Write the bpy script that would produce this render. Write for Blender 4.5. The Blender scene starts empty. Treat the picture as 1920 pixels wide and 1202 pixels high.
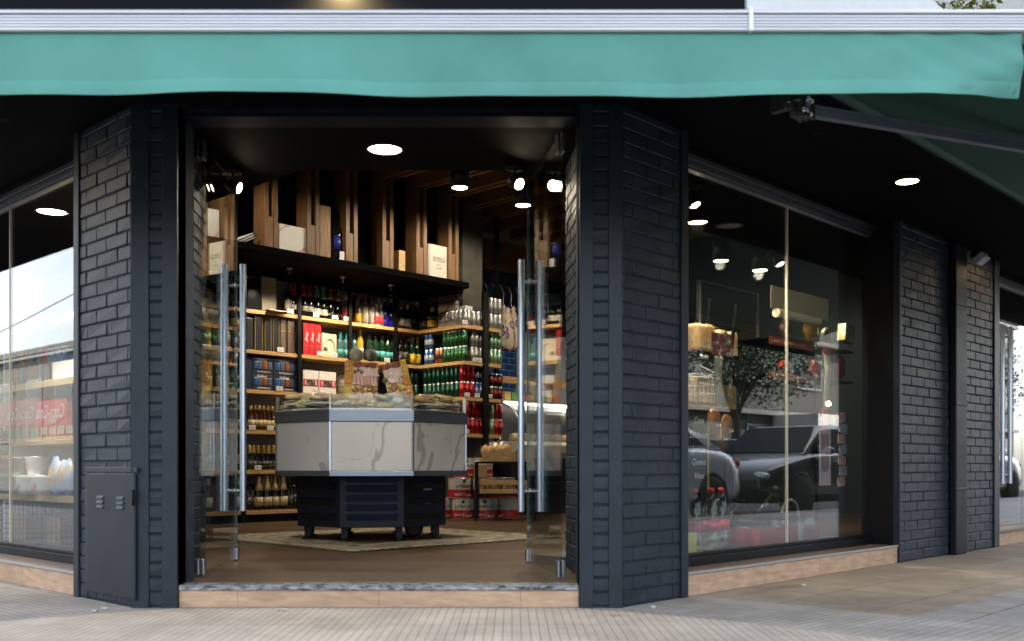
import bpy, bmesh, math, random
from mathutils import Matrix, Vector
random.seed(7)
R_ = math.radians
sc = bpy.context.scene
COL = sc.collection
# ------------------------------------------------------------------ camera
H, HY, FPX = 0.615, 876.0, 1920.0
cam = bpy.data.cameras.new("camera"); cam_o = bpy.data.objects.new("camera", cam); COL.objects.link(cam_o)
cam.lens = 36; cam.sensor_width = 36; cam.sensor_fit = 'HORIZONTAL'
cam.shift_y = (HY - 601) / 1920
cam.clip_start = 0.05; cam.clip_end = 3000
cam_o.location = (0, 0, H); cam_o.rotation_euler = (R_(90), 0, 0)
cam.dof.use_dof = True; cam.dof.focus_distance = 8.6; cam.dof.aperture_fstop = 3.0
sc.camera = cam_o
# ------------------------------------------------------------------ sky, sun, exposure
SUN_EL, SUN_AZ = 50.0, 6.0          # sun high behind the building
wd = bpy.data.worlds.new("World"); sc.world = wd; wd.use_nodes = True
nt = wd.node_tree; bg = nt.nodes['Background']; bg.inputs[1].default_value = 0.15
sky = nt.nodes.new('ShaderNodeTexSky'); sky.sky_type = 'NISHITA'; sky.sun_disc = False
sky.sun_elevation = R_(SUN_EL); sky.sun_rotation = R_(SUN_AZ); sky.dust_density = 2.5; sky.air_density = 1.0
hs = nt.nodes.new('ShaderNodeHueSaturation'); hs.inputs['Saturation'].default_value = .45
nt.links.new(sky.outputs[0], hs.inputs['Color']); nt.links.new(hs.outputs[0], bg.inputs[0])
sd = Vector((math.sin(R_(SUN_AZ)) * math.cos(R_(SUN_EL)), math.cos(R_(SUN_AZ)) * math.cos(R_(SUN_EL)), math.sin(R_(SUN_EL))))
sun = bpy.data.lights.new("sun", 'SUN'); sun.energy = 4.0; sun.angle = R_(0.5); sun.color = (1, .95, .87)
sun_o = bpy.data.objects.new("sun", sun); COL.objects.link(sun_o); sun_o.location = (0, 0, 40)
sun_o.rotation_euler = (-sd).to_track_quat('-Z', 'Y').to_euler()
sc.view_settings.view_transform = 'Standard'; sc.view_settings.look = 'None'
sc.view_settings.gamma = 1; sc.view_settings.exposure = 2.35
sc.render.engine = 'CYCLES'
cy = sc.cycles
cy.max_bounces = 7; cy.diffuse_bounces = 3; cy.glossy_bounces = 4; cy.transmission_bounces = 4; cy.transparent_max_bounces = 24
cy.sample_clamp_indirect = 6; cy.caustics_reflective = False; cy.caustics_refractive = False
cy.use_denoising = True
# ------------------------------------------------------------------ frames
def frame(ox, oy, ex, ey, oz=0):
    n = math.hypot(ex, ey); ex, ey = ex / n, ey / n
    return Matrix(((ex, -ey, 0, ox), (ey, ex, 0, oy), (0, 0, 1, oz), (0, 0, 0, 1)))
T = Matrix.Translation
def RZ(d): return Matrix.Rotation(R_(d), 4, 'Z')
def RX(d): return Matrix.Rotation(R_(d), 4, 'X')
def RY(d): return Matrix.Rotation(R_(d), 4, 'Y')
FR = frame(.474, 4.48, .6907, .7231)          # right facade: x along the wall, y into the shop
FL = frame(-1.657, 4.48, .7231, -.6907)       # left facade: x runs to the corner, y into the shop
FD = frame(-.583, 4.48, 1, 0)                 # chamfered entrance
FS = frame(-2.246, 9.8, .6907, .7231)         # shelf wall deep in the shop
def xat(F, px, y):                            # local x where the sight line of a photo column meets depth y
    r = (px - 960) / FPX
    ox, oy = F[0][3] + y * F[0][1], F[1][3] + y * F[1][1]
    return (r * oy - ox) / (F[0][0] - r * F[1][0])
def zat(F, x, y, py):
    p = F @ Vector((x, y, 0)); return H + (HY - py) / FPX * p.y
# ------------------------------------------------------------------ materials
MC = {}
def P(name, col, rough=.5, metal=0., var=.0, vs=6., bump=0., bs=40., spec=.5, stretch=None, coat=0., col2=None, thr=None, emit=0.):
    if name in MC: return MC[name]
    m = bpy.data.materials.new(name); m.use_nodes = True; MC[name] = m
    n = m.node_tree.nodes; l = m.node_tree.links; b = n['Principled BSDF']
    b.inputs['Roughness'].default_value = rough; b.inputs['Metallic'].default_value = metal
    b.inputs['Specular IOR Level'].default_value = spec; b.inputs['Coat Weight'].default_value = coat
    b.inputs['Base Color'].default_value = (*col, 1)
    if emit: b.inputs['Emission Color'].default_value = (*col, 1); b.inputs['Emission Strength'].default_value = emit
    if var or bump or col2:
        tc = n.new('ShaderNodeTexCoord'); mp = n.new('ShaderNodeMapping'); l.new(tc.outputs['Object'], mp.inputs[0])
        if stretch: mp.inputs['Scale'].default_value = stretch
    if var or col2:
        nz = n.new('ShaderNodeTexNoise'); nz.inputs['Scale'].default_value = vs; nz.inputs['Detail'].default_value = 6; nz.inputs['Roughness'].default_value = .65
        l.new(mp.outputs[0], nz.inputs[0])
        cr = n.new('ShaderNodeValToRGB')
        a, c = ((.3, .7) if not thr else thr)
        cr.color_ramp.elements[0].position = a; cr.color_ramp.elements[1].position = c
        c0 = [v * (1 - var) for v in col]; c1 = list(col2) if col2 else [min(1, v * (1 + var)) for v in col]
        cr.color_ramp.elements[0].color = (*c0, 1); cr.color_ramp.elements[1].color = (*c1, 1)
        l.new(nz.outputs[0], cr.inputs[0]); l.new(cr.outputs[0], b.inputs['Base Color'])
        rr = n.new('ShaderNodeMapRange'); rr.inputs[3].default_value = max(.02, rough - .12 * min(1, rough * 2)); rr.inputs[4].default_value = min(1, rough + .12)
        l.new(nz.outputs[0], rr.inputs[0]); l.new(rr.outputs[0], b.inputs['Roughness'])
    if bump:
        nb = n.new('ShaderNodeTexNoise'); nb.inputs['Scale'].default_value = bs; nb.inputs['Detail'].default_value = 4
        l.new(mp.outputs[0], nb.inputs[0])
        bp = n.new('ShaderNodeBump'); bp.inputs['Strength'].default_value = bump; bp.inputs['Distance'].default_value = .02
        l.new(nb.outputs[0], bp.inputs['Height']); l.new(bp.outputs[0], b.inputs['Normal'])
    return m
def GLASS(name, tint=(.93, .95, .94), rough=0.0, gain=1.0, bump=0., bs=8., const=None):
    if name in MC: return MC[name]
    m = bpy.data.materials.new(name); m.use_nodes = True; MC[name] = m
    n = m.node_tree.nodes; l = m.node_tree.links; n.remove(n['Principled BSDF'])
    g = n.new('ShaderNodeNewGeometry'); mr = n.new('ShaderNodeMapRange')
    mr.inputs[3].default_value = 1.5; mr.inputs[4].default_value = 1 / 1.5; l.new(g.outputs['Backfacing'], mr.inputs[0])
    f = n.new('ShaderNodeFresnel'); l.new(mr.outputs[0], f.inputs[0])
    mu = n.new('ShaderNodeMath'); mu.operation = 'MULTIPLY'; mu.use_clamp = True; mu.inputs[1].default_value = gain; l.new(f.outputs[0], mu.inputs[0])
    t = n.new('ShaderNodeBsdfTransparent'); t.inputs[0].default_value = (*tint, 1)
    gl = n.new('ShaderNodeBsdfGlossy'); gl.inputs['Roughness'].default_value = rough; gl.inputs[0].default_value = (1, 1, 1, 1)
    if bump:
        tc = n.new('ShaderNodeTexCoord'); nb = n.new('ShaderNodeTexNoise'); nb.inputs['Scale'].default_value = bs
        l.new(tc.outputs['Object'], nb.inputs[0]); bp = n.new('ShaderNodeBump'); bp.inputs['Strength'].default_value = bump; bp.inputs['Distance'].default_value = .05
        l.new(nb.outputs[0], bp.inputs['Height']); l.new(bp.outputs[0], gl.inputs['Normal']); l.new(bp.outputs[0], f.inputs['Normal'])
    mx = n.new('ShaderNodeMixShader'); mx.inputs[0].default_value = const or 0
    if const is None: l.new(mu.outputs[0], mx.inputs[0])
    l.new(t.outputs[0], mx.inputs[1]); l.new(gl.outputs[0], mx.inputs[2])
    l.new(mx.outputs[0], n['Material Output'].inputs[0]); return m
def TILES(name, w, h, c1, c2, joint, jw, off=0., rough=.7, bump=.4, var=.25, vs=3., rot=0., axis='XY', spec=.4, streak=None, stain=False):
    if name in MC: return MC[name]
    m = bpy.data.materials.new(name); m.use_nodes = True; MC[name] = m
    n = m.node_tree.nodes; l = m.node_tree.links; b = n['Principled BSDF']; b.inputs['Roughness'].default_value = rough; b.inputs['Specular IOR Level'].default_value = spec
    tc = n.new('ShaderNodeTexCoord'); mp = n.new('ShaderNodeMapping'); l.new(tc.outputs['Object'], mp.inputs[0])
    if axis == 'XZ': mp.inputs['Rotation'].default_value = (R_(-90), 0, 0)
    else: mp.inputs['Rotation'].default_value = (0, 0, R_(rot))
    br = n.new('ShaderNodeTexBrick'); l.new(mp.outputs[0], br.inputs[0]); br.offset = off; br.squash = 1
    br.inputs['Scale'].default_value = 1; br.inputs['Brick Width'].default_value = w; br.inputs['Row Height'].default_value = h
    br.inputs['Mortar Size'].default_value = jw; br.inputs['Mortar Smooth'].default_value = .3; br.inputs['Bias'].default_value = 0
    br.inputs['Color1'].default_value = (*c1, 1); br.inputs['Color2'].default_value = (*c2, 1); br.inputs['Mortar'].default_value = (*joint, 1)
    nz = n.new('ShaderNodeTexNoise'); nz.inputs['Scale'].default_value = vs; nz.inputs['Detail'].default_value = 8; nz.inputs['Roughness'].default_value = .7
    if streak:
        m2 = n.new('ShaderNodeMapping'); m2.inputs['Scale'].default_value = streak; l.new(mp.outputs[0], m2.inputs[0]); l.new(m2.outputs[0], nz.inputs[0])
    else: l.new(mp.outputs[0], nz.inputs[0])
    mr = n.new('ShaderNodeMapRange'); mr.inputs[1].default_value = .3; mr.inputs[2].default_value = .7; mr.inputs[3].default_value = 1 - var; mr.inputs[4].default_value = 1 + var; l.new(nz.outputs[0], mr.inputs[0])
    mx = n.new('ShaderNodeMix'); mx.data_type = 'RGBA'; mx.blend_type = 'MULTIPLY'; mx.inputs[0].default_value = 1
    l.new(br.outputs[0], mx.inputs[6]); l.new(mr.outputs[0], mx.inputs[7]); l.new(mx.outputs[2], b.inputs['Base Color'])
    if stain:
        vo = n.new('ShaderNodeTexVoronoi'); vo.inputs['Scale'].default_value = 2.6; l.new(tc.outputs['Object'], vo.inputs[0])
        n2 = n.new('ShaderNodeTexNoise'); n2.inputs['Scale'].default_value = 1.1; n2.inputs['Detail'].default_value = 9; n2.inputs['Roughness'].default_value = .75; l.new(tc.outputs['Object'], n2.inputs[0])
        r1 = n.new('ShaderNodeMapRange'); r1.inputs[1].default_value = .045; r1.inputs[2].default_value = .075; r1.inputs[3].default_value = .62; r1.inputs[4].default_value = 1; l.new(vo.outputs['Distance'], r1.inputs[0])
        r2 = n.new('ShaderNodeMapRange'); r2.inputs[1].default_value = .36; r2.inputs[2].default_value = .56; r2.inputs[3].default_value = .84; r2.inputs[4].default_value = 1.04; l.new(n2.outputs[0], r2.inputs[0])
        mm_ = n.new('ShaderNodeMath'); mm_.operation = 'MULTIPLY'; l.new(r1.outputs[0], mm_.inputs[0]); l.new(r2.outputs[0], mm_.inputs[1])
        m3 = n.new('ShaderNodeMix'); m3.data_type = 'RGBA'; m3.blend_type = 'MULTIPLY'; m3.inputs[0].default_value = 1; l.new(mx.outputs[2], m3.inputs[6]); l.new(mm_.outputs[0], m3.inputs[7]); l.new(m3.outputs[2], b.inputs['Base Color'])
    bp = n.new('ShaderNodeBump'); bp.inputs['Strength'].default_value = bump; bp.inputs['Distance'].default_value = .01; bp.invert = True
    l.new(br.outputs['Fac'], bp.inputs['Height']); l.new(bp.outputs[0], b.inputs['Normal']); return m
def EMIT(name, col, s):
    if name in MC: return MC[name]
    m = bpy.data.materials.new(name); m.use_nodes = True; MC[name] = m
    n = m.node_tree.nodes; e = n.new('ShaderNodeEmission'); e.inputs[0].default_value = (*col, 1); e.inputs[1].default_value = s
    m.node_tree.links.new(e.outputs[0], n['Material Output'].inputs[0]); return m
navy = P('navy_brick_paint', (.0135, .0205, .0305), .47, spec=.33, var=.4, vs=5, bump=.12, bs=45)
navy_trim = P('navy_steel_paint', (.0118, .0182, .0275), .42, spec=.32, var=.3, vs=9, bump=.06, bs=90)
navy_mortar = P('navy_mortar', (.019, .028, .039), .8, spec=.2, var=.5, vs=14, bump=.4, bs=120)
black = P('black_paint', (.004, .0042, .005), .5, spec=.15, var=.3, vs=4, bump=.05)
soffit_m = P('soffit_black', (.0035, .0035, .0040), .8, spec=.03, col2=(.028, .028, .030), thr=(.62, .74), vs=5, bump=.1, bs=20)
dark_metal = P('black_metal', (.0045, .0045, .005), .45, .0, spec=.2, var=.2)
alu = P('brushed_aluminium', (.47, .47, .48), .42, .8, var=.18, vs=5, stretch=(.6, 60, 60))
alu_dark = P('anodised_rail', (.16, .165, .175), .35, .8, var=.3, vs=10, stretch=(.5, 30, 30))
steel = P('stainless_steel', (.42, .46, .54), .26, 1, var=.12, vs=6, stretch=(40, 40, 1))
steel_h = P('stainless_band', (.20, .225, .275), .36, 1, var=.2, vs=3, stretch=(1, 1, 20))
wood = P('shelf_pine', (.50, .30, .115), .5, var=.3, vs=5, stretch=(2, 25, 25), bump=.05)
wood_b = P('beam_timber', (.21, .108, .042), .55, var=.42, vs=3.5, stretch=(9, 1.0, 9), bump=.12, bs=40)
wood_v = P('post_timber', (.175, .090, .036), .55, var=.42, vs=3.5, stretch=(12, 12, 1.2), bump=.12, bs=40)
wood_r = TILES('wood_look_riser', .62, .5, (.47, .31, .20), (.40, .26, .165), (.25, .18, .13), .002, rough=.55, bump=.1, var=.28, vs=5, axis='XZ', streak=(1.6, 9, 9))
crate_w = P('crate_pine', (.50, .33, .15), .6, var=.35, vs=5, stretch=(2, 20, 20))
stone_sill = P('brown_sill', (.17, .115, .08), .5, var=.35, vs=7, stretch=(2, 12, 12))
conc = P('grey_concrete', (.085, .078, .068), .8, var=.45, vs=3.5, bump=.3, bs=25)
grey_wall = P('shelf_back_grey', (.30, .29, .30), .75, var=.12, vs=3)
white_card = P('white_card', (.72, .71, .69), .6, var=.06, vs=12)
cream_card = P('cream_card', (.60, .52, .38), .6, var=.12, vs=8)
pink_ink = P('pink_ink', (.62, .28, .32), .6)
paper = P('kraft_paper_cream', (.52, .44, .31), .75, var=.14, vs=14)
ink = P('black_ink', (.02, .02, .022), .6)
white_ink = P('white_ink', (.78, .77, .75), .6)
red_ink = P('red_ink', (.55, .03, .03), .5)
gold = P('gold_foil', (.62, .42, .14), .3, .9, var=.25, vs=30)
silver = P('silver_lid', (.6, .6, .62), .3, .95)
gl_black = P('black_bottle_glass', (.006, .007, .006), .06, spec=.6)
gl_green = P('green_bottle_glass', (.010, .035, .016), .06, spec=.6)
gl_amber = P('amber_bottle_glass', (.055, .015, .004), .07, spec=.6, var=.3, vs=20)
gl_rose = P('rose_bottle_glass', (.42, .11, .07), .08, spec=.6)
gl_yellow = P('golden_oil_glass', (.42, .28, .03), .1, spec=.6)
gl_clear = P('clear_spirit_glass', (.22, .23, .225), .06, spec=.7, var=.4, vs=25)
gl_blue = P('cobalt_bottle_glass', (.01, .012, .22), .07, spec=.6)
gl_teal = P('teal_bottle_glass', (.07, .17, .19), .08, spec=.6)
lb_white = P('white_label', (.56, .54, .49), .6, var=.25, vs=45)
lb_cream = P('cream_label', (.44, .36, .21), .6, var=.35, vs=60)
lb_yellow = P('yellow_label', (.68, .48, .04), .55, var=.3, vs=40)
lb_red = P('red_label', (.50, .025, .03), .5, var=.3, vs=40)
lb_teal = P('teal_label', (.07, .35, .36), .5, var=.3, vs=40)
lb_black = P('black_label', (.02, .02, .02), .5, col2=(.5, .45, .35), thr=(.55, .6), vs=45)
cap_black = P('black_cap', (.012, .012, .013), .35)
cap_red = P('red_foil', (.48, .02, .025), .35, .2)
cap_teal = P('teal_foil', (.25, .50, .52), .35, .3)
cap_white = P('white_cap', (.7, .7, .68), .4)
cap_yellow = P('yellow_cap', (.65, .45, .05), .4)
cap_blue = P('blue_cap', (.03, .32, .45), .4)
win_glass = GLASS('shop_window_glass', (.84, .88, .87), gain=1.6)
door_glass = GLASS('door_glass', (.90, .93, .925))
clear_glass = GLASS('counter_glass', (.96, .98, .975), gain=.4)
film = GLASS('cellophane', (.99, .99, .985), .08, gain=.42, bump=.8, bs=22, const=.08)
pet = GLASS('clear_pet', (.80, .83, .82), .06, gain=2.2, bump=.4, bs=12)
lamp_on = EMIT('lamp_diffuser_lit', (1, .86, .66), 14)
lamp_warm = EMIT('lamp_bulb_lit', (1, .83, .56), 22)
tube_on = EMIT('tube_lit', (1, .88, .72), 2.2)
# ------------------------------------------------------------------ mesh builder
class MB:
    def __init__(s): s.v = []; s.f = []; s.m = []; s.sm = []; s.b = 0
    def add(s, vs, fs, m=0, smooth=False):
        o = len(s.v); s.v += [tuple(v) for v in vs]
        for f in fs: s.f.append([i + o for i in f]); s.m.append(m); s.sm.append(smooth)
        return s
    def box(s, x0, x1, y0, y1, z0, z1, m=0, X=None):
        vs = [(x0, y0, z0), (x1, y0, z0), (x1, y1, z0), (x0, y1, z0), (x0, y0, z1), (x1, y0, z1), (x1, y1, z1), (x0, y1, z1)]
        if X: vs = [X @ Vector(v) for v in vs]
        return s.add(vs, [(3, 2, 1, 0), (4, 5, 6, 7), (0, 1, 5, 4), (1, 2, 6, 5), (2, 3, 7, 6), (3, 0, 4, 7)], m)
    def prism(s, poly, z0, z1, m=0, X=None):
        n = len(poly); vs = [(x, y, z0) for x, y in poly] + [(x, y, z1) for x, y in poly]
        if X: vs = [X @ Vector(v) for v in vs]
        fs = [tuple(range(n - 1, -1, -1)), tuple(range(n, 2 * n))] + [(i, (i + 1) % n, (i + 1) % n + n, i + n) for i in range(n)]
        return s.add(vs, fs, m)
    def lathe(s, prof, n=14, m=0, X=None, smooth=True):   # prof: (r,z[,mat])
        vs = []; fs = []; ms = []
        for p in prof:
            for k in range(n):
                a = 2 * math.pi * k / n; vs.append((p[0] * math.cos(a), p[0] * math.sin(a), p[1]))
        for i in range(len(prof) - 1):
            for k in range(n): fs.append((i * n + k, i * n + (k + 1) % n, (i + 1) * n + (k + 1) % n, (i + 1) * n + k)); ms.append(prof[i + 1][2] if len(prof[i + 1]) > 2 else m)
        if X: vs = [X @ Vector(v) for v in vs]
        o = len(s.v); s.v += [tuple(v) for v in vs]
        for f, mm in zip(fs, ms): s.f.append([i + o for i in f]); s.m.append(mm); s.sm.append(smooth)
        for i0, p, flip in ((0, prof[0], True), ((len(prof) - 1) * n, prof[-1], False)):
            if p[0] > 1e-4:
                f = [o + i0 + k for k in range(n)]
                s.f.append(f[::-1] if flip else f); s.m.append(p[2] if len(p) > 2 else m); s.sm.append(False)
        return s
    def cyl(s, x, y, z0, z1, r, n=16, m=0, X=None):
        M = T((x, y, 0)); M = (X @ M) if X else M
        return s.lathe([(r, z0), (r, z1)], n, m, M)
    def tube(s, pts, r, n=8, m=0, closed=False):
        pts = [Vector(p) for p in pts]; vs = []; fs = []; N = len(pts); up = Vector((0, 0, 1))
        for i, p in enumerate(pts):
            if closed: d = pts[(i + 1) % N] - pts[i - 1]
            else: d = pts[min(i + 1, N - 1)] - pts[max(i - 1, 0)]
            d.normalize(); a = d.cross(up)
            if a.length < .05: a = d.cross(Vector((1, 0, 0)))
            a.normalize(); b = a.cross(d); rr = r[i] if isinstance(r, (list, tuple)) else r
            for k in range(n):
                t = 2 * math.pi * k / n; vs.append(p + a * (math.cos(t) * rr) + b * (math.sin(t) * rr))
        for i in range(N if closed else N - 1):
            j = (i + 1) % N
            for k in range(n): fs.append((i * n + k, i * n + (k + 1) % n, j * n + (k + 1) % n, j * n + k))
        s.add(vs, fs, m, True)
        if not closed: s.add([vs[k] for k in range(n)], [tuple(range(n))], m); s.add([vs[(N - 1) * n + k] for k in range(n)], [tuple(range(n - 1, -1, -1))], m)
        return s
    def blob(s, c, r, n=10, m=0, jit=.12, X=None, flat=1., seed=0):
        rnd = random.Random(seed); bm = bmesh.new(); bmesh.ops.create_icosphere(bm, subdivisions=3 if n > 9 else 2, radius=1)
        bm.verts.ensure_lookup_table(); ph = [rnd.uniform(0, 6.28) for _ in range(6)]
        vs = []
        for v in bm.verts:
            p = v.co; k = 1 + jit * (math.sin(4 * p.x + ph[0]) * math.sin(5 * p.y + ph[1]) + .6 * math.sin(9 * p.z + ph[2]) * math.cos(8 * p.x + ph[3]) + .4 * math.sin(15 * p.y + ph[4]) * math.sin(13 * p.z + ph[5]))
            q = Vector((c[0] + p.x * r[0] * k, c[1] + p.y * r[1] * k, c[2] + p.z * r[2] * k)); vs.append(X @ q if X else q)
        s.add(vs, [tuple(v.index for v in f.verts) for f in bm.faces], m, True); bm.free(); return s
def link(name, mesh, parent=None, Mx=None):
    o = bpy.data.objects.new(name, mesh); COL.objects.link(o)
    if parent is not None: o.parent = parent
    if Mx is not None: o.matrix_basis = Mx
    return o
def build(name, mb, mats, parent=None, Mx=None, bevel=0., seg=2, normals=True):
    me = bpy.data.meshes.new(name); me.from_pydata(mb.v, [], mb.f)
    for m in (mats if isinstance(mats, (list, tuple)) else [mats]): me.materials.append(m)
    me.polygons.foreach_set('material_index', mb.m); me.polygons.foreach_set('use_smooth', mb.sm)
    if bevel or normals:
        bm = bmesh.new(); bm.from_mesh(me)
        if normals: bmesh.ops.recalc_face_normals(bm, faces=bm.faces)
        if bevel:
            es = [e for e in bm.edges if len(e.link_faces) == 2 and e.calc_face_angle(0) > .5]
            bmesh.ops.bevel(bm, geom=es, offset=bevel, segments=seg, affect='EDGES', profile=.6, clamp_overlap=True)
        bm.to_mesh(me); bm.free()
    me.update(); return link(name, me, parent, Mx)
def tag(o, label=None, cat=None, group=None, kind=None):
    if label: o['label'] = label
    if cat: o['category'] = cat
    if group: o['group'] = group
    if kind: o['kind'] = kind
    return o
def thing(name, label, cat, Mx, group=None): return tag(link(name, None, None, Mx), label, cat, group)
def copy_tree(o, Mx=None, parent=None):
    c = o.copy(); COL.objects.link(c)
    if parent is not None: c.parent = parent
    if Mx is not None: c.matrix_basis = Mx
    for ch in [k for k in o.children]: copy_tree(ch, None, c)
    return c
def retag(o, label=None, group=None):
    if label: o['label'] = label
    if group: o['group'] = group
    return o
def text(body, size, mat, parent, Mx, name='lettering', shear=0, ext=.0004, space=1.0, sx=1.0, mirror=False, width=None):
    cu = bpy.data.curves.new(name, 'FONT'); cu.body = body; cu.size = size; cu.align_x = 'CENTER'; cu.align_y = 'CENTER'; cu.shear = shear; cu.extrude = ext; cu.space_character = space; cu.resolution_u = 3
    tmp = bpy.data.objects.new('tmp', cu); me = bpy.data.meshes.new_from_object(tmp); bpy.data.objects.remove(tmp); bpy.data.curves.remove(cu)
    me.materials.clear(); me.materials.append(mat); me.name = name
    if width:
        xs = [v.co.x for v in me.vertices]; sx = width / max(1e-6, max(xs) - min(xs))
    return link(name, me, parent, Mx @ RX(90) @ Matrix.Diagonal((-sx if mirror else sx, 1, 1, 1)))
LIGHT_N = [0]
def spot(parent, Mx, e, angle=90, blend=.6, col=(1, .86, .66), r=.02):
    d = bpy.data.lights.new('lamp_light', 'SPOT'); d.energy = e; d.spot_size = R_(angle); d.spot_blend = blend; d.color = col; d.shadow_soft_size = r
    o = bpy.data.objects.new('lamp_light', d); COL.objects.link(o); o.parent = parent; o.matrix_basis = Mx; return o
# ================================================================== THE GROUND
def sheet(name, polyw, z, mat, F=Matrix()):
    inv = F.inverted(); mb = MB(); pts = [inv @ Vector((x, y, 0)) for x, y in polyw]
    mb.add([(p.x, p.y, z) for p in pts], [tuple(range(len(pts)))], 0)
    return tag(build(name, mb, mat, None, F), kind='structure')
def w2(F, x, y): p = F @ Vector((x, y, 0)); return (p.x, p.y)
asph = P('asphalt', (.05, .05, .052), .85, var=.3, vs=3, bump=.3, bs=200)
mb = MB(); mb.add([(-900, -900, -.14), (900, -900, -.14), (900, 900, -.14), (-900, 900, -.14)], [(0, 1, 2, 3)])
tag(build('road', mb, asph), kind='structure')
KERB = 3.9
kl, kr = w2(FL, 0.9, -KERB - .3), w2(FR, -0.9, -KERB - .3)
slab = [w2(FL, -60, -KERB), w2(FL, -60, 8), w2(FL, 0, 8), w2(FR, 0, 8), w2(FR, 60, 8), w2(FR, 60, -KERB), w2(FR, .9, -KERB), w2(FL, -.9, -KERB)]
mb = MB(); mb.prism(slab, -.14, -.006); tag(build('pavement_slab', mb, P('kerb_concrete', (.30, .29, .27), .8, var=.25, vs=4, bump=.3)), kind='structure')
gro = TILES('grooved_paving', .40, .0345, (.46, .41, .355), (.42, .37, .32), (.27, .235, .195), .0026, rot=90, rough=.75, bump=.5, var=.22, vs=2.6, stain=True)
gro_l = TILES('grooved_paving_side', .20, .04, (.40, .37, .33), (.36, .33, .295), (.23, .21, .18), .0032, rot=0, rough=.75, bump=.5, var=.26, vs=2.6, stain=True)
tan = TILES('tan_paving', .52, .42, (.33, .27, .215), (.285, .23, .18), (.13, .10, .08), .004, rough=.6, bump=.35, var=.22, vs=4, off=.5, stain=True)
gry = TILES('grey_paving', .62, .62, (.33, .315, .295), (.29, .275, .26), (.12, .11, .10), .005, rough=.7, bump=.35, var=.2, vs=5, off=.5, stain=True)
sheet('pavement_entrance', [w2(FL, 0, 0), w2(FL, 0, -KERB), w2(FR, 0, -KERB), w2(FR, 0, 0)], 0, gro)
sheet('pavement_corner', [w2(FR, 0, 0), w2(FR, 0, -KERB), w2(FR, .62, -KERB), w2(FR, .62, 0)], 0, gro_l, FR)
sheet('pavement_side_street', [w2(FL, -60, .3), w2(FL, -60, -KERB), w2(FL, 0, -KERB), w2(FL, 0, .3)], 0, gro_l, FL)
sheet('pavement_tan', [w2(FR, .62, .3), w2(FR, .62, -1.03), w2(FR, 60, -1.03), w2(FR, 60, .3)], 0, tan, FR)
sheet('pavement_grey', [w2(FR, .62, -1.03), w2(FR, .62, -KERB), w2(FR, 60, -KERB), w2(FR, 60, -1.03)], 0, gry, FR)
rnd = random.Random(12)
for i, (c, p, l) in enumerate(((178, 1148, 'by the left brick pillar base'), (196, 1143, 'second one by the left brick pillar base'), (529, 1146, 'in front of the step riser'), (1224, 1140, 'at the foot of the right pillar'), (1505, 1099, 'below the right window sill'))):
    Y = 1920 * H / (p - HY); m = MB(); m.blob((0, 0, .006), (.014 + .004 * (i % 3), .010, .007), 6, 0, .3, seed=i)
    tag(build('stone_chip', m, P('pale_stone', (.42, .40, .36), .8, var=.3, vs=60), None, T(((c - 960) / 1920 * Y, Y, 0))), 'pale stone chip lying on the paving ' + l, 'stone')
# ================================================================== THE SHOP BUILDING
ZS, ZF, ZC = 2.2, .095, 2.19
B0 = T((-.583, 4.48, 0)); BI = B0.inverted()
bld = thing('shop_building', 'corner shop with dark navy brick pillars, glass doors and big display windows', 'shop', B0)
def part(name, mb, mats, F=Matrix(), parent=None, bevel=0., seg=2):
    return build(name, mb, mats, parent or bld, (BI @ F) if parent is None else None, bevel, seg)
def bricks(mb, x0, x1, z0, z1, y=0., course=.0635, L=.205, m=0, rnd=random.Random(3), prox=.0048, header=False):
    k = 0; z = z0; j = .0068
    while z < z1 - .012:
        zt = min(z + course - j, z1); x = x0 - (0 if header else [0.03, .135][k % 2] + rnd.uniform(-.006, .006))
        while x < x1:
            xe = x + ((x1 - x0) if header else L - j); a, b = max(x, x0), min(xe, x1)
            if b - a > .014:
                d = rnd.uniform(-.0022, .0022); t = rnd.uniform(-.0018, .0018)
                vs = [(a, y - prox - d + t, z), (b, y - prox - d - t, z), (b, y + .01, z), (a, y + .01, z), (a, y - prox - d - t, zt), (b, y - prox - d + t, zt), (b, y + .01, zt), (a, y + .01, zt)]
                mb.add(vs, [(3, 2, 1, 0), (4, 5, 6, 7), (0, 1, 5, 4), (1, 2, 6, 5), (2, 3, 7, 6), (3, 0, 4, 7)], m)
            x = xe + j
        z += course; k += 1
def brick_part(F, x0, x1, z0, z1, trims, name='brick_pillar', depth=.20, header=False, y=0., parent=None):
    core = MB(); core.box(x0, x1, y, y + depth, z0, z1)
    p = part(name, core, navy_mortar, F, parent)
    b = MB(); bricks(b, x0 + .004, x1 - .004, z0 + .01, z1 - .01, y, header=header, rnd=random.Random(int(1000 * abs(x0)) + 5)); build('brick_courses', b, navy, p, None, .0035, 1)
    for (a, c, d) in trims:
        t = MB(); t.box(a, c, y - d, y + depth * .5, z0 - .005 if z0 < .01 else z0, z1 + .004); build('corner_trim', t, navy_trim, p, None, .004, 2)
    return p
# pillars: faces on the chamfer (headers between two steel trims) and faces along both streets
px = lambda F, c, y=0.: xat(F, c, y)
lx = [px(FD, c) for c in (250, 281, 305, 334)]; rx = [px(FD, c) for c in (1086, 1112, 1141, 1164)]
brick_part(FD, lx[0], lx[3], 0, ZS, [(lx[0] - .006, lx[1], .014), (lx[2], lx[3], .014)], depth=.22, header=True)
brick_part(FD, rx[0], rx[3], 0, ZS, [(rx[0], rx[1], .014), (rx[2], rx[3] + .006, .014)], depth=.22, header=True)
pl0 = px(FL, 152); pr1 = px(FR, 1274)
zp = zat(FL, -.25, 0, 879)
lp = brick_part(FL, pl0, -.012, 0, ZS, [(pl0 - .055, pl0, .014)])
brick_part(FR, .012, pr1, 0, ZS, [(pr1, pr1 + .055, .014)])
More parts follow.
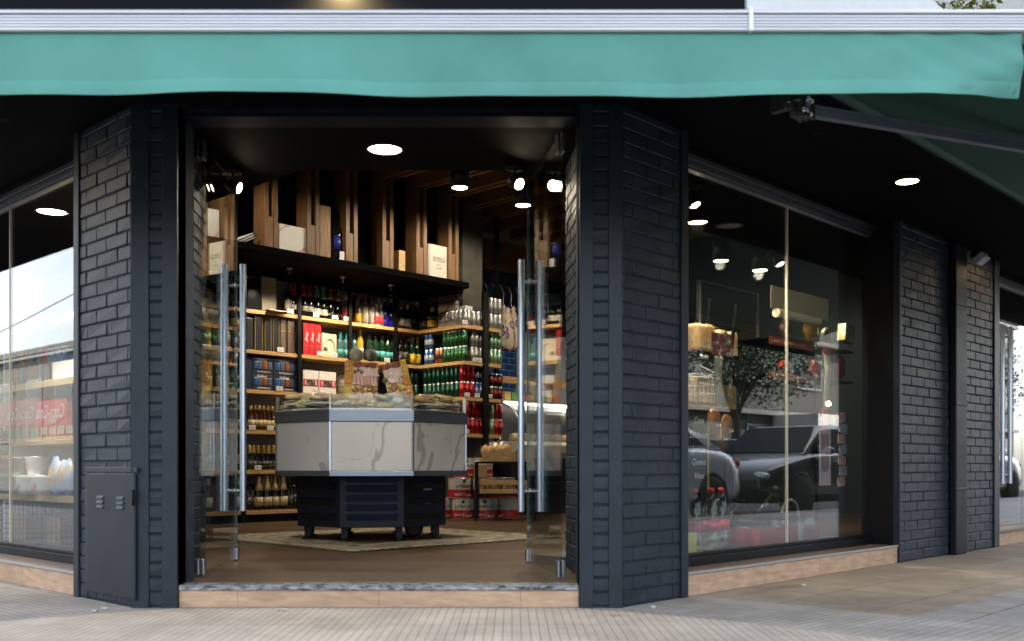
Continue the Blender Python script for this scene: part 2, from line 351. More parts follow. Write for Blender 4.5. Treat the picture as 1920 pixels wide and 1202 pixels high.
# utility cupboard let into the left pillar
u = MB(); u0, u1 = px(FL, 160, -.02), px(FL, 249, -.02)
u.box(u0, u1, -.013, -.002, .035, zp - .02); ud = part('utility_door', u, P('utility_door_paint', (.0125, .0185, .0260), .5, spec=.28, var=.35, vs=4, bump=.05, bs=14), FL, None, .006)
uf = MB(); uf.box(u0 - .03, u1 + .012, -.009, 0, zp - .016, zp + .008); uf.box(u0 - .03, u0 - .004, -.009, 0, .0, zp - .0165); build('door_frame', uf, navy_trim, ud, None, .003)
for sx in (.30, .72):
    lv = MB()
    for k in range(3):
        cx = u0 + (u1 - u0) * sx; z = zp - .135 - k * .021
        lv.add([(cx - .034, -.0125, z + .014), (cx + .034, -.0125, z + .014), (cx + .030, -.021, z), (cx - .030, -.021, z), (cx - .030, -.0135, z - .001), (cx + .030, -.0135, z - .001)], [(0, 1, 2, 3), (3, 2, 5, 4), (0, 3, 4), (1, 5, 2)])
    build('vent_louvre', lv, navy_trim, ud)
hg = MB(); hg.cyl(u1 + .004, -.02, zp - .16, zp - .09, .007, 8); build('hinge', hg, black, ud)
# right street wall beyond the window
w0 = px(FR, 1686); dp0, dp1, w1 = px(FR, 1776), px(FR, 1801), px(FR, 1861)
zB = 2.2
brick_part(FR, w0, dp0 + .1, 0, zB, [(w0 - .02, w0 + .012, .012)])
brick_part(FR, dp1 - .1 + .002, w1, 0, zB, [(w1, w1 + .11, .016)])
d = MB(); d.box(dp0 + .004, dp1 - .035, -.060, -.012, 0, 2.19); dpipe = part('downpipe', d, P('downpipe_paint', (.007, .009, .014), .45, spec=.15, var=.2, vs=6), FR, None, .012, 3)
for z in (.45, 1.05, 1.75):
    c = MB(); c.box(dp0 - .004, dp1 - .028, -.064, -.008, z, z + .02); build('pipe_bracket', c, MC['downpipe_paint'], dpipe, None, .004)
# lintel over the door
m = MB(); m.box(lx[3] - .02, rx[0] + .02, .05, .20, 2.166, 2.31); m.box(lx[3], rx[0], .02, .05, 2.183, 2.31); part('door_lintel', m, P('lintel_navy', (.006, .009, .015), .6, spec=.1, var=.2), FD, None, .003)
# soffit over the pavement and the dropped ceiling band just inside
so = [w2(FL, -9, -.66), w2(FL, -9, .1), w2(FL, 0, .1), w2(FR, 0, .1), w2(FR, 12, .1), w2(FR, 12, -.66), (.909, 3.98), (-2.089, 3.98)]
m = MB(); m.prism(so, ZS + .002, ZS + .10); part('soffit', m, soffit_m)
ib = [w2(FL, -4.4, .12), w2(FL, 0, .12), w2(FR, 0, .12), w2(FR, 7.6, .12), w2(FR, 7.6, 1.06), (-.084, 5.43), (-1.117, 5.43), w2(FL, -4.4, 1.06)]
m = MB(); m.prism(ib, ZC, 3.7); part('bulkhead', m, P('bulkhead_black', (.0032, .0030, .0040), .7, spec=.03, var=.25, vs=3, bump=.05))
# fascia above the awnings, white parapet on the right, unseen shade block set back
zpar = zat(FR, px(FR, 1760, -.66), -.66, 10)
m = MB(); m.prism([(-2.089, 3.98), (.905, 3.98), (.905, 4.2), (-2.089, 4.2)], ZS + .105, 3.7); part('fascia', m, P('fascia_black', (.005, .005, .008), .7, spec=.1, var=.2))
m = MB(); m.box(-9, -.40, -.66, -.5, ZS + .105, 3.7); part('side_fascia', m, P('fascia_black', (0, 0, 0)), FL)
m = MB(); m.box(-.05, 12, -.66, -.50, ZS + .105, zpar); part('parapet', m, P('white_render', (.66, .66, .67), .8, var=.06, vs=6, bump=.1, bs=60), FR)
m = MB(); m.box(-.05, 12, -.48, .08, ZS + .106, zpar - .05); part('planter_bed', m, P('soil', (.05, .04, .03), .9), FR)
m = MB(); m.box(-1.3, 44, 1.4, 40, 3.82, 21); part('unseen_shade_block', m, P('shade_block_render', (.4, .39, .37), .8, var=.1), FR)  # unseen mass above the shop, enlarged to keep sun off both streets
# steps and sills
st0, st1 = lx[3] + .002, rx[0] - .002
m = MB(); m.box(st0, st1, .008, .10, -.002, ZF - .022); part('step_riser', m, wood_r, FD)
marb = P('black_white_marble', (.02, .02, .023), .25, col2=(.38, .38, .39), thr=(.38, .66), vs=14, stretch=(1, 3, 3))
m = MB(); m.box(st0, st1, .0, .115, ZF - .020, ZF + .003); part('step_nosing', m, marb, FD, None, .003)
def window(F, x0, x1, joints, zs, sx0, sx1, gm=None):
    s = MB(); s.box(sx0, sx1, .004, .30, -.002, zs - .014); part('sill_riser', s, wood_r, F)
    s = MB(); s.box(sx0, sx1, 0, .30, zs - .012, zs); part('window_sill', s, stone_sill, F, None, .003)
    s = MB(); s.box(sx0, sx1, -.004, .004, zs - .010, zs + .0035); part('sill_edge', s, P('sill_edge_alu', (.40, .38, .36), .4, .5), F)
    g = MB(); g.box(x0 + .012, x1 - .012, .196, .204, zs + .062, ZS - .062); w = part('window', g, gm or win_glass, F)
    f = MB(); f.box(x0, x1, .165, .225, zs, zs + .045); f.box(x0, x1, .182, .214, zs + .045, zs + .064); build('bottom_frame', f, dark_metal, w, None, .003)
    f = MB()
    for (a, b, c, e) in ((.150, .225, ZS - .035, ZS - .001), (.165, .222, ZS - .062, ZS - .038), (.178, .216, ZS - .075, ZS - .063)): f.box(x0, x1, a, b, c, e)
    build('top_rail', f, alu_dark, w, None, .002)
    f = MB(); f.box(x1 - .012, x1 + .02, .170, .222, zs + .046, ZS - .076); f.box(x1 - .026, x1 - .0125, .186, .212, zs + .065, ZS - .076); f.box(x0 - .02, x0 + .012, .170, .222, zs + .046, ZS - .076); build('side_frame', f, dark_metal, w, None, .002)
    for j in joints:
        s = MB(); s.box(j - .004, j + .004, .1935, .2065, zs + .065, ZS - .077); build('silicone_joint', s, P('silicone', (.62, .55, .42), .6), w)
    return w
zs = .113
wr1 = px(FR, 1645, .2)
window(FR, pr1 + .06, wr1, [px(FR, 1475, .2)], zs, pr1 + .056, w0 - .022)
m = MB(); m.box(wr1 + .022, w0 - .022, .03, .24, zs + .001, ZS); part('window_jamb', m, P('jamb_black', (.006, .0055, .006), .5, spec=.15, var=.3, vs=5), FR)
m = MB(); m.box(pr1 + .0, pr1 + .055, .201, .26, 0, ZS); part('window_jamb', m, navy_trim, FR)
window(FL, -3.9, pl0 - .06, [px(FL, 20, .2)], zs, -3.9, pl0 - .056, GLASS('side_window_glass', (.90, .92, .91), gain=1.25))
m = MB(); m.box(pl0 - .055, pl0, .201, .26, 0, ZS); part('window_jamb', m, navy_trim, FL)
brick_part(FL, -4.6, -3.9, 0, ZS, [])
# reveals of the entrance
def reveal(a, b, side):
    (x0, y0), (x1, y1) = a, b
    F = frame(x0, y0, x1 - x0, y1 - y0) if side > 0 else frame(x1, y1, x0 - x1, y0 - y1)
    L = math.hypot(x1 - x0, y1 - y0)
    brick_part(F, 0, L, ZF, ZC, [], 'door_reveal', .06)
reveal((-1.473, 5.30), (-1.500, 4.705), -1) if False else reveal((-1.60, 5.35), (-1.535, 4.66), -1)
reveal((.345, 4.66), (.285, 5.35), -1)
# far shop door on the right street
dx0 = w1 + .11
m = MB(); m.box(dx0, dx0 + 2.0, .02, .3, -.002, .10); part('step_riser', m, wood_r, FR)
m = MB(); m.box(dx0, dx0 + 2.0, .0, .31, .102, .125); part('step_nosing', m, stone_sill, FR, None, .003)
for i, (a, b, hs) in enumerate(((dx0 + .01, dx0 + .60, [.50]), (dx0 + .61, dx0 + 1.20, [.08]), (dx0 + 1.21, dx0 + 1.99, []))):
    g = MB(); g.box(a, b, .196, .204, .13, 2.12); w = part('glass_door', g, win_glass, FR)
    for h in hs:
        t = MB(); t.tube([(a + h, .13, .48), (a + h, .13, 1.78)], .019, 12); t.tube([(a + h, .13, .55), (a + h, .196, .55)], .009, 8); t.tube([(a + h, .13, 1.70), (a + h, .196, 1.70)], .009, 8); build('handle', t, steel, w)
        t = MB(); t.tube([(a + h, .27, .48), (a + h, .27, 1.78)], .019, 12); build('handle', t, steel, w)
m = MB(); m.box(dx0, dx0 + 2.0, .17, .23, 2.125, ZS); part('top_rail', m, alu_dark, FR, None, .003)
m = MB(); m.box(dx0 + 2.0, 44, 0, .2, 0, 3.8); part('street_wall', m, navy, FR)
# open glass doors
def glass_door(hx, hy, ang, label_side):
    Fd = frame(hx, hy, math.cos(R_(ang)), math.sin(R_(ang)))
    W, z0, z1 = .86, ZF + .012, 2.165
    g = MB(); g.box(.0, W, -.005, .005, z0, z1); w = part('glass_door', g, door_glass, Fd)
    for zc, hh in ((z0 - .004, .075), (z1 - .085, .09)):
        c = MB(); c.box(-.012, .05, -.018, -.0052, zc, zc + hh); c.box(-.012, .05, .0052, .018, zc, zc + hh); build('pivot_clamp', c, steel, w, None, .003)
    c = MB(); c.box(W - .06, W - .002, -.016, -.0052, z0 - .004, z0 + .06); c.box(W - .06, W - .002, .0052, .016, z0 - .004, z0 + .06); build('bottom_lock', c, steel, w, None, .003)
    for s in (-1, 1):
        t = MB(); hxx = W - .09
        t.tube([(hxx, s * .052, .375), (hxx, s * .052, 1.73)], .019, 16)
        for z in (.485, 1.615): t.tube([(hxx, s * .0052, z), (hxx, s * .045, z)], .010, 10); t.lathe([(.016, 0), (.016, .005)], 12, 0, T((hxx, s * .0052, z)) @ RX(-90 * s))
        build('handle', t, steel, w)
    e = MB(); e.box(W - .0015, W + .0005, -.0048, .0048, z0 + .07, z1 - .002); build('glass_edge', e, P('green_glass_edge', (.10, .17, .17), .2), w)
glass_door(-1.478, 4.86, 94, 'l')
glass_door(.228, 4.76, 99.5, 'r')
g = MB(); g.box(-.002, .002, -.0075, .0075, 0, .04)
# ------------------------------------------------------------------ interior shell
floor_m = TILES('wood_look_floor', 1.2, .195, (.098, .062, .038), (.058, .035, .021), (.022, .014, .009), .0022, off=.37, rough=.45, bump=.12, var=.55, vs=4, spec=.12, streak=(1.1, 12, 12))
rm = [w2(FL, -4.5, .11), w2(FL, 0, .11), (-1.45, 4.59), (.29, 4.59), w2(FR, 0, .11), w2(FR, 7.6, .11), w2(FR, 7.6, 6.3), w2(FR, -1.3, 6.3)]
m = MB(); m.prism(rm, -.003, ZF); tag(build('floor', m, floor_m), kind='structure')
m = MB(); m.prism(rm, 3.70, 3.8); tag(build('ceiling', m, P('ceiling_black', (.010, .010, .011), .7)), kind='structure')
m = MB(); m.box(-3.5, 6, .36, .5, 0, 3.7); part('back_wall', m, P('back_wall_black', (.006, .006, .007), .7, spec=.1), FS)
m = MB(); m.box(7.5, 7.6, .12, 6.3, 0, 3.7); part('end_wall', m, P('dark_teal_wall', (.012, .026, .028), .6), FR)
# mosaic diamond in the floor
mos = TILES('mosaic_tile', .085, .042, (.46, .40, .28), (.10, .078, .055), (.22, .19, .14), .007, off=.5, rough=.55, bump=.4, var=.5, vs=16, rot=45)
IC = (-.97, 7.63)
dm = lambda r: [(IC[0] - r, IC[1]), (IC[0], IC[1] - r), (IC[0] + r, IC[1]), (IC[0], IC[1] + r)]
v = [(x, y, ZF + .004) for x, y in dm(1.34)] + [(x, y, ZF + .004) for x, y in dm(.72)]
m = MB(); m.add(v, [(i, (i + 1) % 4, (i + 1) % 4 + 4, i + 4) for i in range(4)]); tag(build('floor_mosaic', m, mos), kind='structure')
v = [(x, y, ZF + .006) for x, y in dm(1.40)] + [(x, y, ZF + .006) for x, y in dm(1.31)]
m = MB(); m.add(v, [(i, (i + 1) % 4, (i + 1) % 4 + 4, i + 4) for i in range(4)]); tag(build('floor_mosaic_border', m, TILES('mosaic_border', .15, .075, (.52, .45, .30), (.30, .24, .14), (.05, .035, .025), .016, rough=.5, rot=45)), kind='structure')
# ------------------------------------------------------------------ lamps
def downlight(F, x, y, z, r, label, e, lit=True, group=None, ang=150):
    t = thing('recessed_downlight', label, 'ceiling lamp', F @ T((x, y, z)), group)
    m = MB(); m.lathe([(r + .012, 0), (r + .012, -.006), (r, -.008), (r, -.002)], 28); build('bezel', m, P('lamp_bezel', (.05, .045, .04), .4), t)
    m = MB(); m.lathe([(r - .001, -.003), (r * .6, -.005), (.001, -.0055)], 28); build('diffuser', m, lamp_on if lit else P('lamp_off', (.62, .58, .5), .5), t)
    if lit: spot(t, T((0, 0, -.03)), e, ang, .8, r=.04, col=(1, .90, .76))
    return t
downlight(Matrix(), -.628, 5.06, ZC - .001, .082, 'lit round lamp in the black ceiling right inside the shop entrance', 20)
downlight(FL, -2.10, .50, ZC - .001, .085, 'lit round lamp in the ceiling behind the left shop window', 75, ang=78)
downlight(FR, 2.23, .83, ZC - .001, .080, 'unlit pale round lamp in the ceiling behind the right shop window', 0, False)
def soffit_lamp(F, x, y, label, e=9):
    t = thing('soffit_lamp', label, 'outdoor lamp', F @ T((x, y, ZS)))
    m = MB(); m.lathe([(.060, .0), (.066, -.012), (.066, -.035), (.058, -.040), (.054, -.024)], 20); build('housing', m, dark_metal, t)
    m = MB(); m.lathe([(.0575, -.0395), (.03, -.043), (.001, -.044)], 20); build('diffuser', m, EMIT('soffit_lamp_lit', (1, .72, .36), 9), t)
    spot(t, T((0, 0, -.075)), e, 155, .9, r=.04, col=(1, .74, .42))
soffit_lamp(FR, 1.92, -.47, 'lit lamp under the black soffit above the right window', 4)
soffit_lamp(FL, -1.02, -.46, 'lit lamp under the black soffit by the left brick pillar', 5)
soffit_lamp(FR, 4.75, -.30, 'lit lamp under the soffit near the far glass door', 3)
def gimbal(x, y, pan, label, e, aim, target=None, ang=80):
    t = thing('gimbal_spotlight', label, 'spotlight', T((x, y, ZC)))
    m = MB(); m.lathe([(.05, 0), (.05, -.02), (.008, -.022), (.008, -.06)], 16); build('mount', m, dark_metal, t)
    Mh = T((0, 0, -.085)) @ RZ(pan) @ RX(aim)
    m = MB(); m.lathe([(.024, -.03), (.032, -.015), (.034, .03), (.030, .045), (.027, .036)], 18, 0, Mh); h = build('lamp_head', m, dark_metal, t)
    m = MB(); m.lathe([(.029, .040), (.015, .043), (.001, .044)], 18, 0, Mh); build('bulb', m, lamp_warm, h)
    if target is None: spot(t, Mh @ T((0, 0, .07)) @ RX(180), e, ang, .7, r=.02)
    else:
        p = Mh @ Vector((0, 0, .065)); d_ = Vector(target) - (Vector((x, y, ZC)) + p); spot(t, T(p) @ d_.to_track_quat('-Z', 'Y').to_matrix().to_4x4(), e, ang, .7, r=.02)
gimbal(.015, 5.35, 40, 'small black spotlight glowing beside the open right glass door', 12, 118, (-1.0, 7.2, 1.1), 46)
def wg_(c, y, lab, e): p = FR @ Vector((xat(FR, c, y), y, 0)); q = FR @ Vector((xat(FR, c, y) + .5, .62, 1.0)); gimbal(p.x, p.y, 46, lab, e, 150, q, 110)
wg_(1298, .46, 'small lit spotlight at the left edge inside the right window', 34)
wg_(1458, .95, 'small lit spotlight by the glass joint inside the right window', 40)
gimbal(-1.48, 5.42, 80, 'small black spotlight glowing beside the open left glass door', 7, 112, (-1.1, 7.2, 1.1), 46)
def cyl_lamp(x, y, zb, label, e, group='black cylinder lamps under the beams'):
    t = thing('cylinder_lamp', label, 'ceiling lamp', T((x, y, zb)), group)
    m = MB(); m.lathe([(.070, .012), (.084, 0), (.086, .20), (.0, .20)], 22); build('housing', m, P('lamp_black', (.006, .006, .006), .45), t)
    m = MB(); m.lathe([(.069, .004), (.04, .003), (.001, .002)], 20); build('diffuser', m, lamp_warm, t)
    m = MB(); m.cyl(0, 0, .20, .27, .02, 8); build('stem', m, dark_metal, t)
    spot(t, T((0, 0, -.04)), e * .125, 178, .25, r=.05)
cyl_lamp((862 - 960) / 1920 * 9.4, 9.4, zat(Matrix(), 0, 9.4, 353), 'black cylinder lamp under the beams, middle of the entrance view', 80)
cyl_lamp((981 - 960) / 1920 * 10.1, 10.1, zat(Matrix(), 0, 10.1, 386), 'black cylinder lamp beside the open right glass door', 70)
for i, (c, yy, Y, e) in enumerate(((1352, 490, 10.4, 45), (1425, 508, 10.4, 40), (1487, 522, 12.2, 35))):
    cyl_lamp((c - 960) / 1920 * Y, Y, zat(Matrix(), 0, Y, yy), ['black cylinder lamp nearest the brick pillar, through the right window', 'black cylinder lamp left of the window joint, through the right window', 'black cylinder lamp right of the window joint, through the right window'][i], e)
cyl_lamp(-2.3, 8.0, 3.2, 'black cylinder lamp above the wine shelves at far left', 60)
# lamp glowing on the fascia above the awning
t = thing('fascia_lamp', 'warm lamp glowing on the black fascia above the awning', 'outdoor lamp', T((-.66, 3.975, 2.52)))
m = MB(); m.box(-.05, .05, -.09, 0, .0, .035); build('housing', m, dark_metal, t, None, .004)
m = MB(); m.box(-.04, .04, -.08, -.02, -.004, -.001); build('diffuser', m, lamp_warm, t)
spot(t, T((0, -.05, -.02)), 6, 160, .5, (1, .70, .25), .03)
# security lamp at the top of the downpipe
t = thing('security_lamp', 'small pale grey floodlight box on top of the downpipe', 'outdoor lamp', FR @ T((dp1 + .06, -.10, 2.12)))
m = MB(); m.box(-.05, .06, -.05, .03, -.05, .0, 0, RX(-35)); build('housing', m, P('grey_plastic', (.4, .41, .43), .5), t, None, .005)
m = MB(); m.box(-.01, .01, 0, .05, 0, .06); build('bracket', m, dark_metal, t)
# small green camera light and bits on the left reveal
# ================================================================== AWNINGS
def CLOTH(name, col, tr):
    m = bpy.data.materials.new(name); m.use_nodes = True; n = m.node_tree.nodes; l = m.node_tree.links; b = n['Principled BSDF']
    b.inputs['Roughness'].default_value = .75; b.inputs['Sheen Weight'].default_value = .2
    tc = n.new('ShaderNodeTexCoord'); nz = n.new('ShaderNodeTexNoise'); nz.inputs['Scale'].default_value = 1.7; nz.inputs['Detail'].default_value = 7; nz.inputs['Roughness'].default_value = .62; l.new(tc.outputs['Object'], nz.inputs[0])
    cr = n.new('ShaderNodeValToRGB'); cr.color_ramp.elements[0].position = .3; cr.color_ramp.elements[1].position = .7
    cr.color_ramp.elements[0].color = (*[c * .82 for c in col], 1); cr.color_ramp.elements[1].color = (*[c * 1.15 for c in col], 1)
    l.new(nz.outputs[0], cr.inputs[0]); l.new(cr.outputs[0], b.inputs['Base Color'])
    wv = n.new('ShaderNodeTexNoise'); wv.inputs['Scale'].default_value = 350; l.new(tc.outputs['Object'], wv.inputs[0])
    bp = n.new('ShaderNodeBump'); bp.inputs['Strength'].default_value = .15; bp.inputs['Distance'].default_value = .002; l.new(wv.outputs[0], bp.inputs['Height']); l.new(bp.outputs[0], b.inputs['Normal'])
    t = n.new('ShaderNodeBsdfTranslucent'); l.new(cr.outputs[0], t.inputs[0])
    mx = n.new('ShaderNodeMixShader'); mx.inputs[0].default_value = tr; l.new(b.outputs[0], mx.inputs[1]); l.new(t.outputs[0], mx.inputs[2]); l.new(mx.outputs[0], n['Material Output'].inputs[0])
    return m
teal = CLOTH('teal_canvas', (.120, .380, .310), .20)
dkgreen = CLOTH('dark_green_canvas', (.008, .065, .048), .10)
def valance(x0, x1, z0, z1, wave, seed, nx=170, nz=10, y=0.):
    rnd = random.Random(seed); mb = MB(); vs = []; ph = [rnd.uniform(0, 6) for _ in range(8)]
    for i in range(nx + 1):
        x = x0 + (x1 - x0) * i / nx
        e = max(0, (x - x1 + .75) / .75)
        for j in range(nz + 1):
            f = j / nz
            d = wave * f * (.5 * math.sin(3.1 * x + ph[0]) + .3 * math.sin(7.3 * x + ph[1] + f) + .2 * math.sin(14 * x + ph[2] - 2 * f)) + e * e * .030 * math.sin(11 * x + 5 * f + ph[3]) * f + .0035 * e * math.sin(38 * x - 14 * f)
            zz = z1 + (z0 - z1) * f + f * (.004 * math.sin(2.3 * x + ph[4]) + .0025 * math.sin(6.1 * x + ph[5]) - .006 * e * e)
            vs.append((x, y + d, zz))
    fs = [(i * (nz + 1) + j, (i + 1) * (nz + 1) + j, (i + 1) * (nz + 1) + j + 1, i * (nz + 1) + j + 1) for i in range(nx) for j in range(nz)]
    mb.add(vs, fs, 0, True); return mb, vs, nx, nz
def awning(F, x0, x1, yb, zb, yw, zw, label, cloth, vz, seed, bar_h=.078, val_end=None):
    t = thing('awning', label, 'awning', F @ T(((x0 + x1) / 2, yb, zb))); K = T((-(x0 + x1) / 2, -yb, -zb))
    m = MB(); h = bar_h
    sec = [(yb - .030, zb - h * .42), (yb - .034, zb - h * .36)]
    for k in range(5): z = zb - h * .34 + k * h * .125; sec += [(yb - .034, z), (yb - .034, z + h * .085), (yb - .030, z + h * .095), (yb - .030, z + h * .12)]
    sec += [(yb - .040, zb + h * .30), (yb - .040, zb + h * .40), (yb - .030, zb + h * .49), (yb - .010, zb + h * .52), (yb + .025, zb + h * .50), (yb + .035, zb + h * .2), (yb + .035, zb - h * .42)]
    n = len(sec); vs = [(x0, a, b) for a, b in sec] + [(x1, a, b) for a, b in sec]
    m.add(vs, [tuple(range(n)), tuple(range(2 * n - 1, n - 1, -1))] + [(i, i + n, (i + 1) % n + n, (i + 1) % n) for i in range(n)])
    bar = build('front_bar', m, alu, t, K)
    m, vs, nx, nz = valance(x0, val_end or x1 - .01, zb - h * .42 - vz, zb - h * .40, .020, seed, y=yb - .020)
    val = build('valance', m, cloth, t, K); s = val.modifiers.new('thickness', 'SOLIDIFY'); s.thickness = .0016
    m = MB(); hv = [];
    for i in range(nx + 1):
        a = Vector(vs[i * (nz + 1) + nz]); b = Vector(vs[i * (nz + 1) + nz - 2]); hv += [(a.x, a.y - .005, a.z - .001), (b.x, b.y - .0035, b.z), (b.x, b.y - .0012, b.z + .004)]
    m.add(hv, [(i * 3 + j, (i + 1) * 3 + j, (i + 1) * 3 + j + 1, i * 3 + j + 1) for i in range(nx) for j in range(2)], 0, True); build('hem', m, cloth, val)
    m = MB(); ns = 24
    vs = []
    for i in range(ns + 1):
        f = i / ns
        for x in (x0 + .005, x1 - .015): vs.append((x, yb + .02 + (yw - yb - .02) * f, zb + .015 + (zw - zb - .015) * f - .02 * math.sin(math.pi * f)))
    m.add(vs, [(i * 2, i * 2 + 1, i * 2 + 3, i * 2 + 2) for i in range(ns)], 0, True); fb = build('canopy', m, cloth, t, K); s = fb.modifiers.new('thickness', 'SOLIDIFY'); s.thickness = .0016
    m = MB(); m.tube([(x0, yw - .01, zw), (x1, yw - .01, zw)], .034, 14); build('roller', m, P('roller_green', (.012, .06, .045), .6), t, K)
    return t, K
YB = 3.30; zb = zat(Matrix(), 0, YB, 48)
aw, K = awning(Matrix(), -3.2, 1.70, YB, zb, 3.94, 2.27, 'teal corner awning with silver front bar and hanging valance', teal, zat(Matrix(), 0, YB, 65) - zat(Matrix(), 0, YB, 180), 3, val_end=(1915 - 960) / 1920 * (YB - .02))
m = MB(); jx = (1403 - 960) / 1920 * YB; m.box(jx - .007, jx + .007, YB - .043, YB + .03, zb - .034, zb + .041); build('bar_joint', m, P('joint_white', (.7, .7, .72), .4, .3), aw, K, .002)
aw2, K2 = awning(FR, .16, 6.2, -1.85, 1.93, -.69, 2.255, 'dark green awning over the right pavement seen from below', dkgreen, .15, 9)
ax, ay = .10, -.80; za = zat(FR, ax, ay, 204)
b2 = MB(); b2.box(ax + .0, ax + .05, ay - .030, ay + .03, za - .030, za + .046); b2.lathe([(.001, -.034), (.026, -.032), (.030, -.01), (.030, .016), (.020, .022), (.020, .03), (.001, .031)], 14, 0, T((ax - .022, ay, za))); b2.box(ax - .085, ax - .048, ay - .012, ay + .014, za - .016, za + .010)
b2.lathe([(.001, -.022), (.014, -.020), (.018, 0), (.001, .010)], 12, 0, T((ax - .088, ay, za - .004))); b2.box(ax - .012, ax + .02, ay + .031, ay + .12, za + .01, za + .25)
for k in range(3): b2.box(ax + .05, ax + .075, ay - .03 + k * .026, ay - .016 + k * .026, za - .03, za + .025)
aj = build('arm_bracket', b2, P('bracket_black', (.018, .018, .019), .35, .3), aw2, K2, .006)
b2 = MB()
for dx, dz in ((.012, .034), (.038, .03), (.03, -.022), (-.03, -.02)): b2.lathe([(.009, 0), (.009, .008), (.005, .012)], 10, 0, T((ax + dx, ay - .0305, za + dz)) @ RX(90))
build('bolt', b2, P('bolt_zinc', (.6, .58, .52), .3, .9), aj)
b2 = MB(); b2.tube([(ax - .006 + .012 * math.cos(a), ay - .040, za + .022 * math.sin(a)) for a in [k * math.pi / 8 for k in range(16)]], .004, 6, closed=True); build('arm_link', b2, steel, aj)
arm = MB(); p0 = Vector((ax + .07, ay - .01, za + .005)); p1 = Vector((2.3, -1.80, za - .02)); d = (p1 - p0); L = d.length
Ma = T(p0) @ d.to_track_quat('X', 'Z').to_matrix().to_4x4()
arm.box(0, L, -.016, .016, -.022, .016, 0, Ma); arm.box(0, L, -.019, .019, .0165, .022, 0, Ma); build('folding_arm', arm, P('arm_grey', (.16, .18, .22), .4, .3, var=.15), aw2, K2, .003)
# ================================================================== SHELF WALL
SX = lambda c, y=.0: xat(FS, c, y)
XJ, YJ, XE = SX(785), -.695, 2.36          # where the shelves turn out round the column, and their right end
XL = -2.6
LEV = [zat(FS, SX(463), 0, p) for p in (578.5, 654.5, 729.5, 806, 881.5, 958)]
shv = thing('wall_shelving', 'pine shelves on black steel uprights lining the back wall', 'shelving', FS @ T((0, 0, ZF)))
def spart(name, mb, mats, parent=None, bevel=0.): return build(name, mb, mats, parent or shv, T((0, 0, -ZF)) if parent is None else None, bevel)
for i, z in enumerate(LEV):
    m = MB()
    if i < 4: m.prism([(XL, 0), (XJ, 0), (XJ, YJ), (XE, YJ), (XE, YJ + .30), (XJ + .30, YJ + .30), (XJ + .30, .33), (XL, .33)], z - .036, z)
    else: m.prism([(XL, 0), (XJ - .1, 0), (XJ - .1, .33), (XL, .33)], z - .036, z)
    spart('shelf', m, wood, None, .002)
for c, w in ((457.5, .045), (562.5, .04), (657.5, .035), (743, .04)):
    x = SX(c, -.012); m = MB(); m.box(x - w / 2, x + w / 2, -.012, .02, ZF, 2.47); spart('upright', m, dark_metal)
for x in (-1.75, -2.5):
    m = MB(); m.box(x - .02, x + .02, -.012, .02, ZF, 2.47); spart('upright', m, dark_metal)
x = SX(912, YJ - .02); m = MB(); m.box(x - .035, x + .035, YJ - .022, YJ + .02, ZF, 2.47); spart('upright', m, dark_metal)
m = MB(); m.box(XL, XJ + .3, .331, .35, ZF, 2.47); spart('back_panel', m, grey_wall)
m = MB(); m.box(XJ + .30, XJ + .315, YJ + .32, .33, ZF, 2.5); spart('back_panel', m, dark_metal)
m = MB(); m.box(XL, XJ, .02, .06, ZF, LEV[5] - .037); spart('plinth', m, black)
YK = -.70
ZK = zat(FS, SX(510, YK), YK, 463)
m = MB(); m.prism([(XL, YK), (SX(880, YK), YK), (SX(880, YK), YK + .25), (2.03, YK + .25), (2.03, .33), (XL, .33)], ZK - .06, ZK); can = spart('canopy', m, P('canopy_black', (.0025, .0025, .003), .7, spec=.02, var=.2), None, .004)
# columns of pine planks and the beams they carry
def timber(x, post, y0, lab):
    t = thing('timber_frame', lab, 'timber frame', FS @ T((x, 0, ZK if post else 3.40)), 'pairs of pine planks crossing the shop ceiling')
    K = T((-0, 0, -(ZK if post else 3.40)))
    for a in (0, .093):
        if post: m = MB(); m.box(a, a + .045, YK + .02, YK + .19, ZK, 3.66); build('post', m, wood_v, t, K, .003)
        m = MB(); m.box(a + .001, a + .044, y0, .30 if not post else YK + .018, 3.40, 3.58); build('beam', m, wood_b, t, K, .003)
    if post:
        m = MB(); m.box(.0455, .0925, YK + .024, YK + .18, ZK, ZK + .27); build('spacer', m, wood_v, t, K, .003)
        m = MB(); m.box(.03, .10, YK + .21, YK + .25, ZK, 3.66); build('rear_post', m, P('rear_post', (.05, .028, .014), .6), t, K)
fins = [(376, 'behind the open left glass door'), (427, 'second from the left, a white book leaning beside it'), (509, 'left of the box with pink ribbon print'), (588, 'between the white ribbon box and the wooden bottle box'), (660, 'just right of the big blue-labelled bottle'), (728, 'left of the small wooden wine crate'), (791, 'left of the white book-like wine box'), (851, 'by the concrete column, right of the lettered box')]
for c, l in fins:
    x = SX(c, YK + .02) - .07; Fx = x + 1.968; yin = 1.06 if Fx > .30 else 1.06 + (.3 - Fx) * 1.05
    timber(x, True, yin - 5.642 + .02, 'pine plank post with beam standing ' + l)
x0 = SX(851, YK + .02) - .07
for k, (l) in enumerate(('nearest the concrete column', 'second beyond the concrete column', 'third beyond the concrete column', 'fourth beyond the concrete column', 'fifth beyond the concrete column', 'sixth beyond the concrete column', 'seventh beyond the concrete column')):
    timber(x0 + .47 * (k + 1), False, 1.08 - 5.642, 'pair of pine ceiling beams without a post, ' + l)
